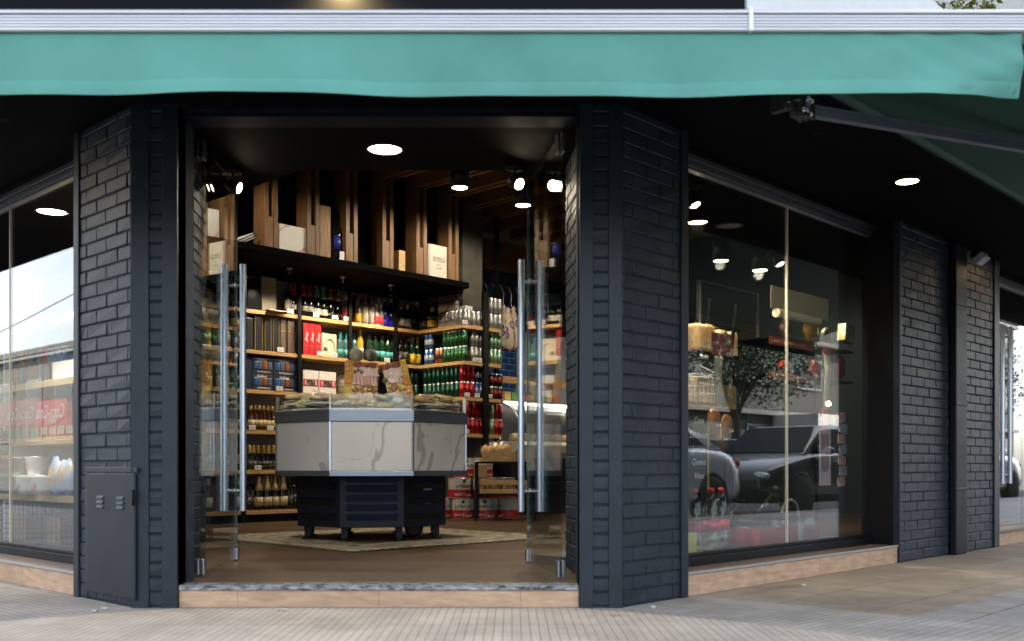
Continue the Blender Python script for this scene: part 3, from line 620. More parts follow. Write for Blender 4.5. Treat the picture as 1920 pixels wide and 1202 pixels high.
# column, tiled wall, planked upper wall
m = MB(); m.box(2.05, 2.345, -.42, .20, ZF, 3.66); part('concrete_column', m, conc, FS, None, .006)
tilem = TILES('blue_tile', .185, .075, (.012, .075, .30), (.016, .09, .34), (.40, .46, .55), .0035, off=.5, rough=.18, bump=.3, var=.15, vs=8, axis='XZ', spec=.6)
m = MB(); m.box(2.36, 3.62, .30, .34, ZF, 2.30); part('tiled_wall', m, tilem, FS)
m = MB(); m.box(3.63, 5.4, .29, .335, ZF, 2.30); part('wall_panel', m, P('pale_blue_panel', (.34, .42, .52), .45, var=.1), FS)
m = MB(); m.box(2.36, 5.4, .28, .33, 2.31, 2.98); part('upper_wall', m, P('dark_blue_wall', (.012, .018, .04), .5), FS)
m = MB(); m.box(2.36, 5.4, .24, .32, 2.985, 3.34); part('planked_wall', m, wood_b, FS)
m = MB(); m.box(2.36, 5.4, .25, .31, 3.345, 3.66); part('upper_panel', m, P('pale_olive_wall', (.30, .30, .20), .7), FS)
x = SX(931, -.4); m = MB(); m.box(x - .02, x + .02, -.42, -.38, ZF, 3.5); part('steel_post', m, dark_metal, FS)
# ------------------------------------------------------------------ bottles, cans, boxes
def bottle(name, prof, gm, lab=None, lm=None, cap=None, cm=None, n=14):
    """a bottle standing at the origin: glass body, label, cap or foil"""
    m = MB(); m.lathe([(.001, 0)] + prof + [(.001, prof[-1][1])], n); o = build(name, m, gm)
    def rad(z):
        for (r0, z0), (r1, z1) in zip(prof, prof[1:]):
            if z0 <= z <= z1: return r0 + (r1 - r0) * (z - z0) / max(1e-6, z1 - z0)
        return prof[-1][0]
    if lab: m = MB(); m.lathe([(rad(lab[0]) + .0012, lab[0]), (rad(lab[1]) + .0012, lab[1])], n); build('label', m, lm, o)
    if cap:
        m = MB(); zs_ = [cap[0] + (cap[1] - cap[0]) * k / 4 for k in range(5)]
        m.lathe([(rad(z) + .0014, z) for z in zs_] + [(.001, cap[1] + .001)], n); build('cap', m, cm, o)
    return o
WINE = [(.034, 0), (.0365, .008), (.0365, .185), (.032, .212), (.016, .243), (.0145, .30)]
CHAMP = [(.040, 0), (.0435, .01), (.0435, .14), (.036, .19), (.020, .25), (.0155, .285), (.0165, .325)]
SPIR = [(.038, 0), (.040, .006), (.040, .165), (.032, .195), (.0155, .22), (.0155, .275)]
TALL = [(.034, 0), (.036, .006), (.036, .20), (.026, .235), (.0145, .262), (.0145, .315)]
BEER = [(.029, 0), (.031, .006), (.031, .125), (.022, .16), (.0135, .19), (.0135, .232)]
SQUAT = [(.044, 0), (.047, .006), (.047, .11), (.040, .15), (.018, .175), (.018, .215)]
PROTO = {}
def proto(key, *a, **k):
    if key not in PROTO: PROTO[key] = [bottle('bottle', *a, **k), False]
    return PROTO[key]
BK = {
 'wine_cream': (WINE, gl_black, (.055, .15), lb_cream, (.235, .305), gold), 'wine_white': (WINE, gl_black, (.05, .15), lb_white, (.235, .305), cap_black),
 'wine_dark': (WINE, gl_black, (.05, .14), lb_black, (.235, .305), cap_black), 'wine_red': (WINE, gl_rose, (.05, .11), lb_red, (.235, .305), cap_red),
 'amber': (TALL, gl_amber, (.05, .06), gold, (.262, .32), cap_yellow), 'rose': (WINE, gl_rose, (.05, .15), lb_white, (.235, .305), cap_white),
 'champ_red': (CHAMP, gl_black, (.06, .11), lb_white, (.205, .33), cap_red), 'champ_teal': (CHAMP, gl_black, (.04, .10), lb_white, (.205, .33), cap_teal),
 'champ_gold': (CHAMP, gl_black, (.045, .075), lb_black, (.205, .33), gold), 'champ_cream': (CHAMP, gl_black, (.04, .125), lb_cream, (.185, .33), P('cream_foil', (.58, .44, .22), .35, .3, var=.2, vs=30)),
 'gin_red': (SPIR, gl_clear, (.04, .13), lb_red, (.23, .28), cap_white), 'vodka': (TALL, gl_clear, (.03, .12), lb_yellow, (.265, .32), cap_red),
 'vodka_w': (TALL, gl_clear, (.03, .19), lb_white, (.265, .32), cap_red), 'vodka_c': (TALL, gl_clear, (.05, .17), lb_teal, (.265, .32), silver),
 'mini': (BEER, gl_clear, (.02, .10), lb_red, (.19, .235), cap_white), 'cobalt': (TALL, gl_blue, (.02, .09), P('cobalt_label', (.015, .02, .42), .3), (.27, .32), silver),
 'dark_oval': (SPIR, gl_black, (.04, .12), lb_white, (.22, .28), gold), 'dark_plain': (SPIR, gl_black, (.06, .13), lb_black, (.22, .28), cap_black),
 'yellow_lab': (SQUAT, gl_green, (.02, .12), lb_yellow, (.175, .22), cap_yellow), 'irish': (SQUAT, gl_black, (.03, .11), lb_black, (.175, .22), cap_black),
 'oil': (TALL, gl_yellow, (.07, .13), lb_white, (.262, .32), cap_yellow), 'gin_teal': (SPIR, gl_teal, (.03, .10), lb_teal, (.215, .28), cap_blue),
 'green_w': (WINE, gl_green, (.05, .12), lb_teal, (.24, .305), cap_black), 'aperitif': (TALL, gl_green, (.03, .13), lb_yellow, (.255, .32), cap_yellow),
 'beer_amber': (BEER, gl_amber, (.04, .10), lb_cream, (.19, .235), gold), 'beer_gold': (BEER, gl_black, (.03, .085), lb_black, (.155, .235), gold),
 'dark_w': (WINE, gl_green, (.04, .13), lb_white, (.24, .305), cap_white),
}
def row(kind, pxs, lev, label, group, y=.10, seed=0, F=FS, z=None, scale=1.0):
    p, g_, l0, lm, c0, cm = BK[kind]; rnd = random.Random(hash((kind, lev, len(pxs))) % 999 if False else len(pxs) * 13 + lev * 7 + len(kind))
    for i, c in enumerate(pxs):
        yy = y + rnd.uniform(-.012, .012); x = xat(F, c, yy); zz = (LEV[lev] if z is None else z) + .0008
        Mx = F @ T((x, yy, zz)) @ RZ(rnd.uniform(0, 360)) @ Matrix.Scale(scale * rnd.uniform(.985, 1.015), 4)
        k = 'B' + kind
        if k not in PROTO: o = bottle('bottle', p, g_, l0, lm, c0, cm); PROTO[k] = o; o.matrix_basis = Mx
        else: o = copy_tree(PROTO[k], Mx)
        tag(o, label, 'bottle', group)
S = ('top', 'second', 'third', 'fourth', 'fifth', 'bottom')
row('wine_cream', [379, 390], 0, 'dark wine bottle with cream label, leftmost pair on the top shelf', 'cream-labelled wine pair on the top shelf')
row('wine_red', [419], 0, 'dark rose bottle with red foil seen between the left door handles', None)
row('wine_red', [426], 0, 'red bottle with red foil beside the left door handle on the top shelf', None, y=.2)
row('amber', [444, 452], 0, 'tall amber bottle with yellow cap beside the left shelf upright', 'tall amber bottles on the top shelf')
row('wine_white', [541], 0, 'dark wine bottle with big white label beside the grey gift box', None)
row('champ_red', [551, 568, 580], 0, 'black sparkling wine bottle with red foil on the top shelf', 'red-foil sparkling wine bottles')
row('champ_teal', [594, 606], 0, 'black sparkling wine bottle with pale teal foil on the top shelf', 'teal-foil sparkling wine bottles')
row('champ_gold', [619, 633], 0, 'black sparkling wine bottle with gold foil on the top shelf', 'gold-foil sparkling wine bottles on the top shelf')
row('gin_red', [648], 0, 'clear bottle with red label beside the gold-foil bottles', None)
row('vodka', [671], 0, 'clear bottle with yellow fruit label and red cap on the top shelf', None, y=.13)
row('vodka_w', [684, 696], 0, 'clear bottle with white label and red cap on the top shelf', 'clear bottles with red caps')
row('mini', [706, 714], 0, 'short clear bottle with red and white label beside cobalt bottles', 'short red and white bottles on the top shelf', y=.06)
row('vodka_c', [710], 0, 'tall clear bottle with silver cap behind the short red and white bottles', None, y=.2)
row('cobalt', [722, 733], 0, 'cobalt blue bottle near the corner of the top shelf', 'cobalt blue bottles')
row('wine_dark', [664, 678, 690], 0, 'dark bottle in the rear row behind the red-capped bottles', 'rear row of dark bottles on the top shelf', y=.25)
row('dark_oval', [752, 763], 0, 'dark bottle with white oval label in the top corner bay', 'white oval label bottles')
row('dark_plain', [771, 780], 0, 'dark spirit bottle with black cap in the top corner bay', 'dark spirit bottles in the top corner bay')
row('irish', [793, 800], 0, 'squat black bottle at the inner corner of the top shelf', 'squat black bottles', y=-.02)
row('yellow_lab', [810], 0, 'squat green bottle with yellow label beside the stacked white cans', None, y=-.17, scale=1.05)
row('oil', [379, 388], 1, 'golden oil bottle behind the left glass door on the second shelf', 'golden oil bottles')
row('rose', [415, 425, 446], 1, 'rose wine bottle with white cap on the second shelf', 'rose wine bottles')
row('gin_teal', [638, 650], 1, 'teal blue gin bottle beside the cream gift box', 'teal blue gin bottles', y=.1)
row('gin_teal', [663], 1, 'teal blue gin bottle just right of the middle upright', None, y=.14)
row('oil', [675], 1, 'clear gold bottle with yellow cap behind the wrapped cheese balls', None)
row('green_w', [692, 704, 716, 727, 737], 1, 'dark green wine bottle on the second shelf above the ham platters', 'dark green wine bottles')
row('wine_dark', [697, 709, 721, 733], 1, 'dark wine bottle in the rear row of the second shelf', 'rear row of dark wine bottles', y=.24)
row('wine_dark', [751, 761], 1, 'dark bottle at the second shelf corner beside yellow-labelled bottles', 'dark corner bottles of the second shelf')
row('aperitif', [773, 783], 1, 'green bottle with yellow label and yellow cap near the shelf corner', 'yellow-capped aperitif bottles')
row('wine_dark', [383, 418, 432, 447], 2, 'dark bottle on the third shelf near the left glass door', 'dark bottles on the third shelf')
row('oil', [392, 412, 427], 2, 'golden bottle on the third shelf behind the left door handles', 'golden bottles on the third shelf', scale=.8)
row('beer_amber', [470, 478, 486, 494, 502, 510, 518], 3, 'amber beer bottle in the row left of the display counter', 'amber beer bottles', y=.08)
row('beer_amber', [474, 482, 490, 498, 506, 514], 3, 'amber beer bottle in the rear row left of the display counter', 'rear amber beer bottles', y=.17)
row('beer_amber', [420, 433, 447], 3, 'amber bottle beside the left door handle on the fourth shelf', 'amber bottles by the left door handle')
row('beer_gold', [467, 475, 484, 494, 503, 512], 4, 'small black bottle with gold neck left of the display counter', 'small gold-necked black bottles', y=.08)
row('wine_cream', [452], 4, 'dark wine bottle with cream label left of the small gold-necked bottles', None)
row('wine_dark', [383, 395, 415, 430], 4, 'dark bottle on the fifth shelf behind the left glass door', 'dark bottles on the fifth shelf')
row('champ_cream', [485, 501, 515, 531], 5, 'sparkling wine bottle with cream foil on the bottom shelf', 'cream-foil sparkling wine bottles', y=.07)
row('dark_w', [391, 419, 449], 5, 'dark green wine bottle with white label low behind the left door', 'white-labelled wine bottles on the bottom shelf')
row('wine_dark', [465, 473, 541, 549, 556], 5, 'dark wine bottle beside the cream-foil bottles on the bottom shelf', 'dark wine bottles on the bottom shelf', y=.12)
# cans
def can(key, bodym, bandm, tall=.168, r=.0305):
    m = MB(); m.lathe([(.001, .002), (r * .78, 0), (r, .008), (r, tall * .30, 0), (r + .0002, tall * .301, 1), (r + .0002, tall * .62, 1), (r, tall * .621, 0), (r, tall - .016, 0), (r * .82, tall - .004, 2), (r * .82, tall, 2), (r * .76, tall - .003, 2), (.001, tall - .003, 2)], 14)
    return build('beer_can', m, [bodym, bandm, silver])
met = lambda n, c: P(n, c, .3, .45, var=.2, vs=30)
CK = {'green': (met('green_can', (.009, .075, .022)), met('green_can_band', (.028, .115, .042))), 'dgreen': (met('dark_green_can', (.004, .045, .026)), met('dark_green_can_band', (.005, .058, .034))),
      'red': (met('red_can', (.30, .012, .016)), met('red_can_band', (.25, .009, .012))), 'blue': (met('blue_can', (.016, .045, .18)), met('blue_can_band', (.35, .38, .5))),
      'white': (met('white_can', (.38, .37, .35)), met('white_can_band', (.22, .20, .19))), 'grey': (met('grey_can', (.27, .28, .27)), met('grey_can_band', (.30, .32, .31))),
      'skyblue': (met('light_blue_can', (.04, .13, .36)), met('light_blue_can_band', (.55, .60, .68))), 'blackred': (met('black_can', (.015, .014, .014)), met('black_can_band', (.30, .02, .02))),
      'copper': (met('copper_can', (.30, .10, .03)), met('copper_can_band', (.05, .03, .02))), 'sage': (met('sage_can', (.16, .28, .18)), met('sage_can_band', (.20, .34, .22)))}
def cans(kind, pts, lev, label, group, rows=2, tall=.168, z=None):
    rnd = random.Random(len(pts) + lev)
    for (x, y) in pts:
        for k in range(rows):
            Mx = FS @ T((x + rnd.uniform(-.002, .002), y + rnd.uniform(-.003, .003), (LEV[lev] if z is None else z) + .0008 + k * (tall + .001))) @ RZ(rnd.uniform(0, 360))
            key = 'C%s%s' % (kind, tall)
            if key not in PROTO: o = can(key, *CK[kind], tall=tall); PROTO[key] = o; o.matrix_basis = Mx
            else: o = copy_tree(PROTO[key], Mx)
            tag(o, label, 'can', group)
jog = lambda p0, p1, n, off=.07: [(XJ + off, xj) for xj in [(-0.02 - (p0 + (p1 - p0) * i / max(1, n - 1)) * .64) for i in range(n)]]
front = lambda c: (xat(FS, c, YJ + .07), YJ + .07)
# fractions along the jog: 0 = inner corner (px 785), 1 = outer corner (px 868)
cans('white', jog(.40, .78, 6), 0, 'white beer can in the two-high stack of the top corner shelf', 'white cans on the top corner shelf')
cans('grey', jog(.89, 1.0, 2), 0, 'grey can at the outer corner of the top shelf', 'grey cans at the outer corner', 1)
cans('grey', [front(c) for c in (879, 888, 897)], 0, 'pale can beside the concrete column on the top shelf', 'pale cans below the concrete column', 1)
cans('grey', [front(c) for c in (921, 929, 937)], 0, 'grey can in the two-high stack right of the thick black upright', 'grey cans right of the black upright on the top shelf')
cans('skyblue', jog(.06, .17, 2), 1, 'light blue and white can stacked at the second shelf inner corner', 'light blue cans')
cans('copper', jog(.33, .42, 2), 1, 'copper can on the second corner shelf between blue and green cans', 'copper cans', 1)
cans('green', jog(.52, .98, 6), 1, 'tall green can stacked two high on the second corner shelf', 'green cans on the second corner shelf')
cans('red', [front(873)], 1, 'lone short red can standing before the green cans', None, 1, .122)
cans('grey', [front(c) for c in (885, 893, 901)], 1, 'grey can stacked left of the thick black upright, second shelf', 'grey cans left of the black upright')
cans('sage', [front(c) for c in (921, 928.5, 936)], 1, 'silver green can stacked right of the thick black upright', 'silver green cans')
cans('dgreen', [(xat(FS, c, .08), .08) for c in (762, 771, 780)] + jog(.02, .92, 9), 2, 'dark green beer can stacked two high on the third corner shelf', 'dark green cans on the third shelf')
cans('red', [front(c) for c in (867, 875.5, 884)], 2, 'red can stacked two high beside the dark green cans', 'red cans on the third shelf')
cans('blue', [front(c) for c in (893.5, 902)], 2, 'blue can stacked two high left of the thick black upright', 'blue cans')
cans('blackred', [front(c) for c in (921, 929, 937)], 2, 'black and red can stacked right of the thick black upright', 'black and red cans', 2, .14)
cans('red', jog(.7, 1.0, 4) + [front(c) for c in (876, 885, 894, 902)], 3, 'red can stacked two high on the fourth corner shelf', 'red cans on the fourth shelf')
cans('sage', [front(921)], 3, 'sage green can stacked right of the upright on the fourth shelf', 'sage green cans')
cans('red', [front(c) for c in (929, 937)], 3, 'red can stacked right of the sage green cans', 'red cans beside the sage green cans')
row('wine_white', [466, 475, 484], 0, 'dark wine bottle standing behind the black display case', 'dark wine bottles behind the display case', y=.29)
row('dark_plain', [749, 757, 765, 773], 0, 'dark spirit bottle in the rear row of the top corner bay', 'rear row of dark spirit bottles', y=.24)
row('cobalt', [749, 758, 767], 1, 'cobalt blue bottle in the rear row of the second corner bay', 'rear cobalt blue bottles', y=.24)
row('champ_gold', [570, 584, 598, 612, 626], 0, 'dark gold-foil bottle in the rear row of the top shelf', 'rear row of gold-foil bottles', y=.24)
row('amber', [378, 390, 418, 430], 3, 'amber bottle on the fourth shelf behind the left glass door', 'amber bottles on the fourth shelf', y=.22, scale=.9)
row('green_w', [380, 392, 404, 432, 440], 1, 'dark green bottle in the rear row behind the left glass door', 'rear dark green bottles by the left door', y=.24)
row('dark_w', [400, 410, 432], 0, 'dark green bottle with white label in the rear row behind the left door handles', 'rear white-labelled bottles by the left door', y=.24)
row('beer_gold', [471, 479, 489, 499, 508, 516], 4, 'small black bottle with gold neck in the rear row left of the counter', 'rear small gold-necked bottles', y=.18)
row('champ_cream', [493, 508, 523, 538], 5, 'sparkling wine bottle with cream foil in the rear row of the bottom shelf', 'rear cream-foil sparkling wine bottles', y=.2)
# boxes on the shelves
def carton(name, label, cat, F, x0, x1, y0, y1, z0, h, mat, group=None, bev=.003, deco=None, rot=0):
    o = None; t = MB(); w, d_ = x1 - x0, y1 - y0
    t.box(-w / 2, w / 2, 0, d_, 0, h); o = build(name, t, mat, None, F @ T(((x0 + x1) / 2, y0, z0 + .0008)) @ RY(rot), bev)
    tag(o, label, cat, group)
    if deco: deco(o, w, h)
    return o
def panel(o, name, x0, x1, z0, z1, mat, y=-.0012, yb=.002):
    m = MB(); m.box(x0, x1, y, yb, z0, z1); return build(name, m, mat, o)
def sbox(label, c0, c1, lev, h, mat, d=.20, y=.03, deco=None, cat='box', group=None, name='gift_box'):
    return carton(name, label, cat, FS, SX(c0, y), SX(c1, y), y, y + d, LEV[lev], h, mat, group, deco=deco)
blk = P('black_card', (.012, .012, .013), .4)
def edge(o, w, h):
    f = .006
    for a, b, c, e in ((-w / 2 + .006, -w / 2 + .006 + f, .01, h - .01), (w / 2 - .012, w / 2 - .006, .01, h - .01)): panel(o, 'gold_edge', a, b, c, e, gold)
    panel(o, 'gold_edge', -w / 2 + .0125, w / 2 - .0125, h - .016, h - .01, gold)
sbox('black display case left of the grey gift box', 464, 489, 0, .30, P('black_gloss', (.012, .013, .016), .15), .24, .04, name='display_case', cat='case')
gb = sbox('open grey wine gift box with a flap on the shelf edge', 491, 518, 0, .345, P('taupe_card', (.27, .245, .20), .7, var=.08), .1, .10)
panel(gb, 'flap', -.10, .10, .001, .012, P('taupe_card', (0, 0, 0)), -.16, -.003)
sbox('black carton, leftmost on the second shelf bay', 463, 475, 1, .30, blk)
for i, (a, b) in enumerate(((477, 494), (495.5, 510), (511, 525))): sbox('black gift box with gold edges, %s of three on the second shelf' % ('leftmost', 'middle one', 'rightmost')[i], a, b, 1, .335, blk, deco=edge, group='black gift boxes with gold edges')
brown = P('brown_tube', (.11, .075, .058), .5, var=.3, vs=30)
def tubeband(o, w, h): panel(o, 'gold_edge', -w / 2 + .003, w / 2 - .003, h * .62, h * .66, gold)
for i, (a, b) in enumerate(((526.5, 536), (540, 552))): sbox('brown whisky carton with gold band, %s of the pair' % ('left one', 'right one')[i], a, b, 1, .33, brown, .07, deco=tubeband, group='brown whisky cartons')
def script(o, w, h): text('Jever', .055, white_ink, o, T((.005, -.0015, h * .55)) @ RY(-78), shear=.3, width=.10); panel(o, 'rule', -w / 2 + .008, w / 2 - .008, h * .28, h * .283, white_ink)
redc = P('red_carton', (.42, .010, .016), .4, var=.1)
for i, (a, b) in enumerate(((568.5, 579), (579.8, 590), (590.8, 602))): sbox('tall red wine carton with white script, %s of three' % ('leftmost', 'middle one', 'rightmost')[i], a, b, 1, .335, redc, .09, deco=script, group='tall red wine cartons')
def arch(o, w, h):
    m = MB(); m.tube([(w * .42 * math.cos(a), -.004, h * .30 + h * .5 * math.sin(a)) for a in [k * math.pi / 12 for k in range(13)]], .008, 6); build('arch_handle', m, cream_card, o)
    panel(o, 'picture', -w * .36, -.02, .06, h * .42, lb_black)
sbox('cream gift carton with an arched handle beside red cartons', 603, 631, 1, .235, cream_card, .12, deco=arch)
def beerpack(o, w, h):
    a, b = CK['skyblue'][0], CK['copper'][0]
    for k, (fx, mm) in enumerate(((-.33, a), (-.13, P('steel_blue', (.06, .08, .16), .4)), (.10, b), (.32, P('steel_blue', (0, 0, 0))))):
        mb = MB(); mb.lathe([(.024, h * .30), (.026, h * .34), (.026, h * .74), (.021, h * .80)], 10, 0, T((fx * w, -.0005, 0)) @ Matrix.Diagonal((1, .1, 1, 1))); build('can_picture', mb, mm, o)
    text('Quilmes', .032, white_ink, o, T((-.05 * w, -.0015, h * .89)), shear=.25); text('PATAGONIA 24.7', .022, white_ink, o, T((.05 * w, -.0015, h * .14)), width=w * .62)
navyc = P('navy_carton', (.010, .014, .038), .45, var=.15)
for r_ in range(2):
    for i, (a, b) in enumerate(((473, 512), (513, 556))):
        carton('beer_carton', 'navy beer can carton, %s %s of the two by two stack' % (('lower', 'upper')[r_], ('left', 'right')[i]), 'carton', FS, SX(a, .03), SX(b, .03), .03, .26, LEV[2] + r_ * .153, .150, navyc, 'navy beer can cartons', deco=beerpack)
sbox('dark navy carton at the left end of the beer carton stack', 462.5, 472, 2, .29, navyc, name='carton', cat='carton')
def redband(o, w, h):
    panel(o, 'red_band', -w / 2 + .004, w / 2 - .004, h * .30, h * .62, red_ink); panel(o, 'picture', -.05, .05, h * .32, h * .60, lb_black, -.002, 0)
    text('E', .06, white_ink, o, T((-w * .32, -.002, h * .46))); text('E', .06, white_ink, o, T((w * .34, -.002, h * .46)))
for i, (a, b) in enumerate(((568, 597), (598.5, 630))): sbox('white carton with red band on the third shelf, %s' % ('left one', 'right one')[i], a, b, 2, .225, white_card, .2, deco=redband, group='white cartons with red bands', name='carton', cat='carton')
def cello(label, c, lev_z, r, h, y=.12, F=FS):
    x = xat(F, c, y); t = thing('wrapped_gift', label, 'wrapped gift', F @ T((x, y, lev_z)))
    m = MB(); m.blob((0, 0, h * .42), (r * .8, r * .8, h * .42), jit=.10, seed=int(c)); build('contents', m, P('cheese_mix', (.50, .45, .33), .6, col2=(.20, .19, .17), thr=(.45, .6), vs=30), t)
    m = MB(); m.blob((0, 0, h * .46), (r, r, h * .46), jit=.16, seed=int(c) + 1); build('film', m, film, t); return t
cello('clear wrapped parcel on the third shelf beside the red-banded cartons', 641, LEV[2], .085, .25)
# white packs of cans with a round emblem
def emblem(o, w, h):
    mb = MB(); mb.lathe([(.036, 0), (.045, .0), (.045, .001), (.036, .001)], 20, 0, T((0, -.0005, h * .52)) @ RX(90)); build('emblem', mb, ink, o)
for i, c in enumerate(((873, 886), (889, 905))):
    x0_, x1_ = xat(FS, c[0], YJ + .14), xat(FS, c[1], YJ + .14)
    carton('can_pack', 'white can pack with a dark round emblem, %s the concrete column' % ('left below', 'right below')[i], 'can pack', FS, x0_, x1_, YJ + .14, YJ + .27, LEV[0], .17 + .06 * (i == 0), white_card, 'white can packs', deco=emblem)
# price cards clipped to the shelf edges
pc = None
def price(c, lev, y=-.004, jogp=None):
    global pc
    if jogp is None: Mx = FS @ T((xat(FS, c, y), y, LEV[lev] + .004))
    else: Mx = FS @ T((xat(FS, c, YJ - .006), YJ - .006, LEV[lev] + .004))
    if pc is None:
        m = MB(); m.box(-.036, .036, -.001, .001, 0, .042); pc = build('price_card', m, white_card, None, Mx)
        m = MB(); m.box(-.026, .026, -.0016, -.0011, .012, .018); m.box(-.026, .010, -.0016, -.0011, .025, .030); build('print', m, P('grey_ink', (.25, .25, .25), .6), pc); o = pc
    else: o = copy_tree(pc, Mx)
    tag(o, 'small white price card clipped to a shelf edge', 'price card', 'white price cards on the shelves')
for c, l in ((392, 0), (545, 0), (593, 0), (628, 0), (650, 0), (600, 1), (627, 1), (526, 1), (726, 1), (524, 2), (590, 2), (473, 3), (507, 3), (484, 4)): price(c, l)
for c, l in ((872, 0), (891, 1), (899, 1), (876, 2), (895, 2), (919, 2), (875, 3)): price(c, l, jogp=1)
# little spots hanging under the canopy
for i, c in enumerate((543, 643, 733)):
    x = SX(c, -.28); t = thing('shelf_spotlight', 'small black spotlight hanging under the dark shelf canopy, %s of three' % ('leftmost', 'middle one', 'rightmost')[i], 'spotlight', FS @ T((x, -.28, ZK - .061)), 'shelf spotlights')
    m = MB(); m.cyl(0, 0, -.07, 0, .006, 8); m.lathe([(.028, 0), (.028, -.012), (.006, -.014)], 12); build('stem', m, steel, t)
    m = MB(); m.lathe([(.024, -.115), (.028, -.10), (.026, -.07), (.001, -.066)], 14, 0, T((0, 0, 0))); h_ = build('lamp_head', m, dark_metal, t)
    m = MB(); m.lathe([(.020, -.1135), (.001, -.112)], 12); build('bulb', m, lamp_warm, h_)
    spot(t, T((0, .0, -.135)), 6.2, 160, .6, (1, .82, .58), .03)
# ------------------------------------------------------------------ things standing on the canopy between the posts
def kbox(label, c0, c1, h, mat, y=YK + .06, d=.05, rot=0, deco=None, name='wine_box', cat='box', z=None):
    return carton(name, label, cat, FS, SX(c0, y), SX(c1, y), y, y + d, ZK if z is None else z, h, mat, None, deco=deco, rot=rot)
def ribbon(o, w, h):
    for a, b in ((-.5, .15), (.05, .5)):
        m = MB(); hw = .022
        x0_, x1_ = a * w, b * w
        if a < 0: pts = [(-w / 2, h * .60), (-w / 2, h * .74), (-w * .08, h - .001), (-w * .24, h - .001)]
        else: pts = [(w * .10, .001), (w * .30, .001), (w / 2, h * .22), (w / 2, h * .36)]
        m.add([(x, -.0012, z) for x, z in pts], [(0, 1, 2, 3)]); build('ribbon_print', m, P('pink_ribbon', (.60, .38, .40), .6), o)
ZQ = lambda c, y, py: zat(FS, SX(c, y), y, py) - ZK
kbox('white box with pink ribbon print beside the wooden box', 522, 578, ZQ(550, YK + .04, 424), white_card, YK + .04, .08, deco=ribbon)
kbox('white box behind the open left glass door above the shelves', 376, 414, ZQ(395, YK + .04, 391), white_card, YK + .04, .08, deco=ribbon)
kbox('tall plain wooden bottle box beside the blue-labelled bottle', 600, 620, ZQ(610, YK + .06, 386), TILES('knotty_pine', .3, .5, (.33, .20, .10), (.30, .18, .09), (.3, .18, .09), .0, rough=.6, bump=0, var=.45, vs=6, axis='XZ', streak=(8, 1, 1)), YK + .06, .12)
bk = kbox('white and black book leaning between the plank posts', 441, 480, .045, white_card, YK + .05, .20, rot=-28, name='book', cat='book', z=ZK + .015)
panel(bk, 'spine', -.14, .14, .005, .04, ink, -.0012, .002); text('VINOS ARGENTINOS', .022, white_ink, bk, T((0, -.0016, .022)), width=.2)
def fed(o, w, h):
    text('FEDERICO', .032, ink, o, T((.01, -.0015, h * .60)), width=w * .62); text('DE ALVEAR', .032, ink, o, T((.01, -.0015, h * .52)), width=w * .62)
    text('BRUT', .014, ink, o, T((.01, -.0015, h * .40)), width=w * .2); text('ARGENTINA', .014, ink, o, T((.01, -.0015, h * .30)), width=w * .26)
    panel(o, 'side_edge', -w / 2 + .0, -w / 2 + .03, .0015, h - .0015, P('grey_card', (.36, .36, .36), .6), -.0014, .001)
kbox('cream book-like wine box lettered in black between the last posts', 803, 840, ZQ(820, YK + .05, 460), P('cream_box', (.55, .51, .44), .6), YK + .05, .09, deco=fed)
kbox('small dark wooden wine crate standing between the plank posts', 748, 760, ZQ(754, YK + .09, 470), crate_w, YK + .09, .12, name='wine_crate', cat='crate')
o = bottle('bottle', [(.050, 0), (.056, .01), (.056, .26), (.045, .31), (.019, .36), (.018, .47)], gl_black, (.10, .235), P('royal_blue_label', (.02, .03, .30), .4, var=.3, vs=20), (.36, .475), cap_black)
o.matrix_basis = FS @ T((SX(630, YK + .12), YK + .12, ZK + .0008)); tag(o, 'big black bottle with royal blue label beside the wooden bottle box', 'bottle')
text('CHANDON', .02, white_ink, o, T((0, -.0585, .20)), width=.06)
o = carton('note_card', 'small white note card at the foot of the blue-labelled bottle', 'card', FS, SX(637, YK + .02), SX(646, YK + .02), YK + .02, YK + .023, ZK, .08, white_card)
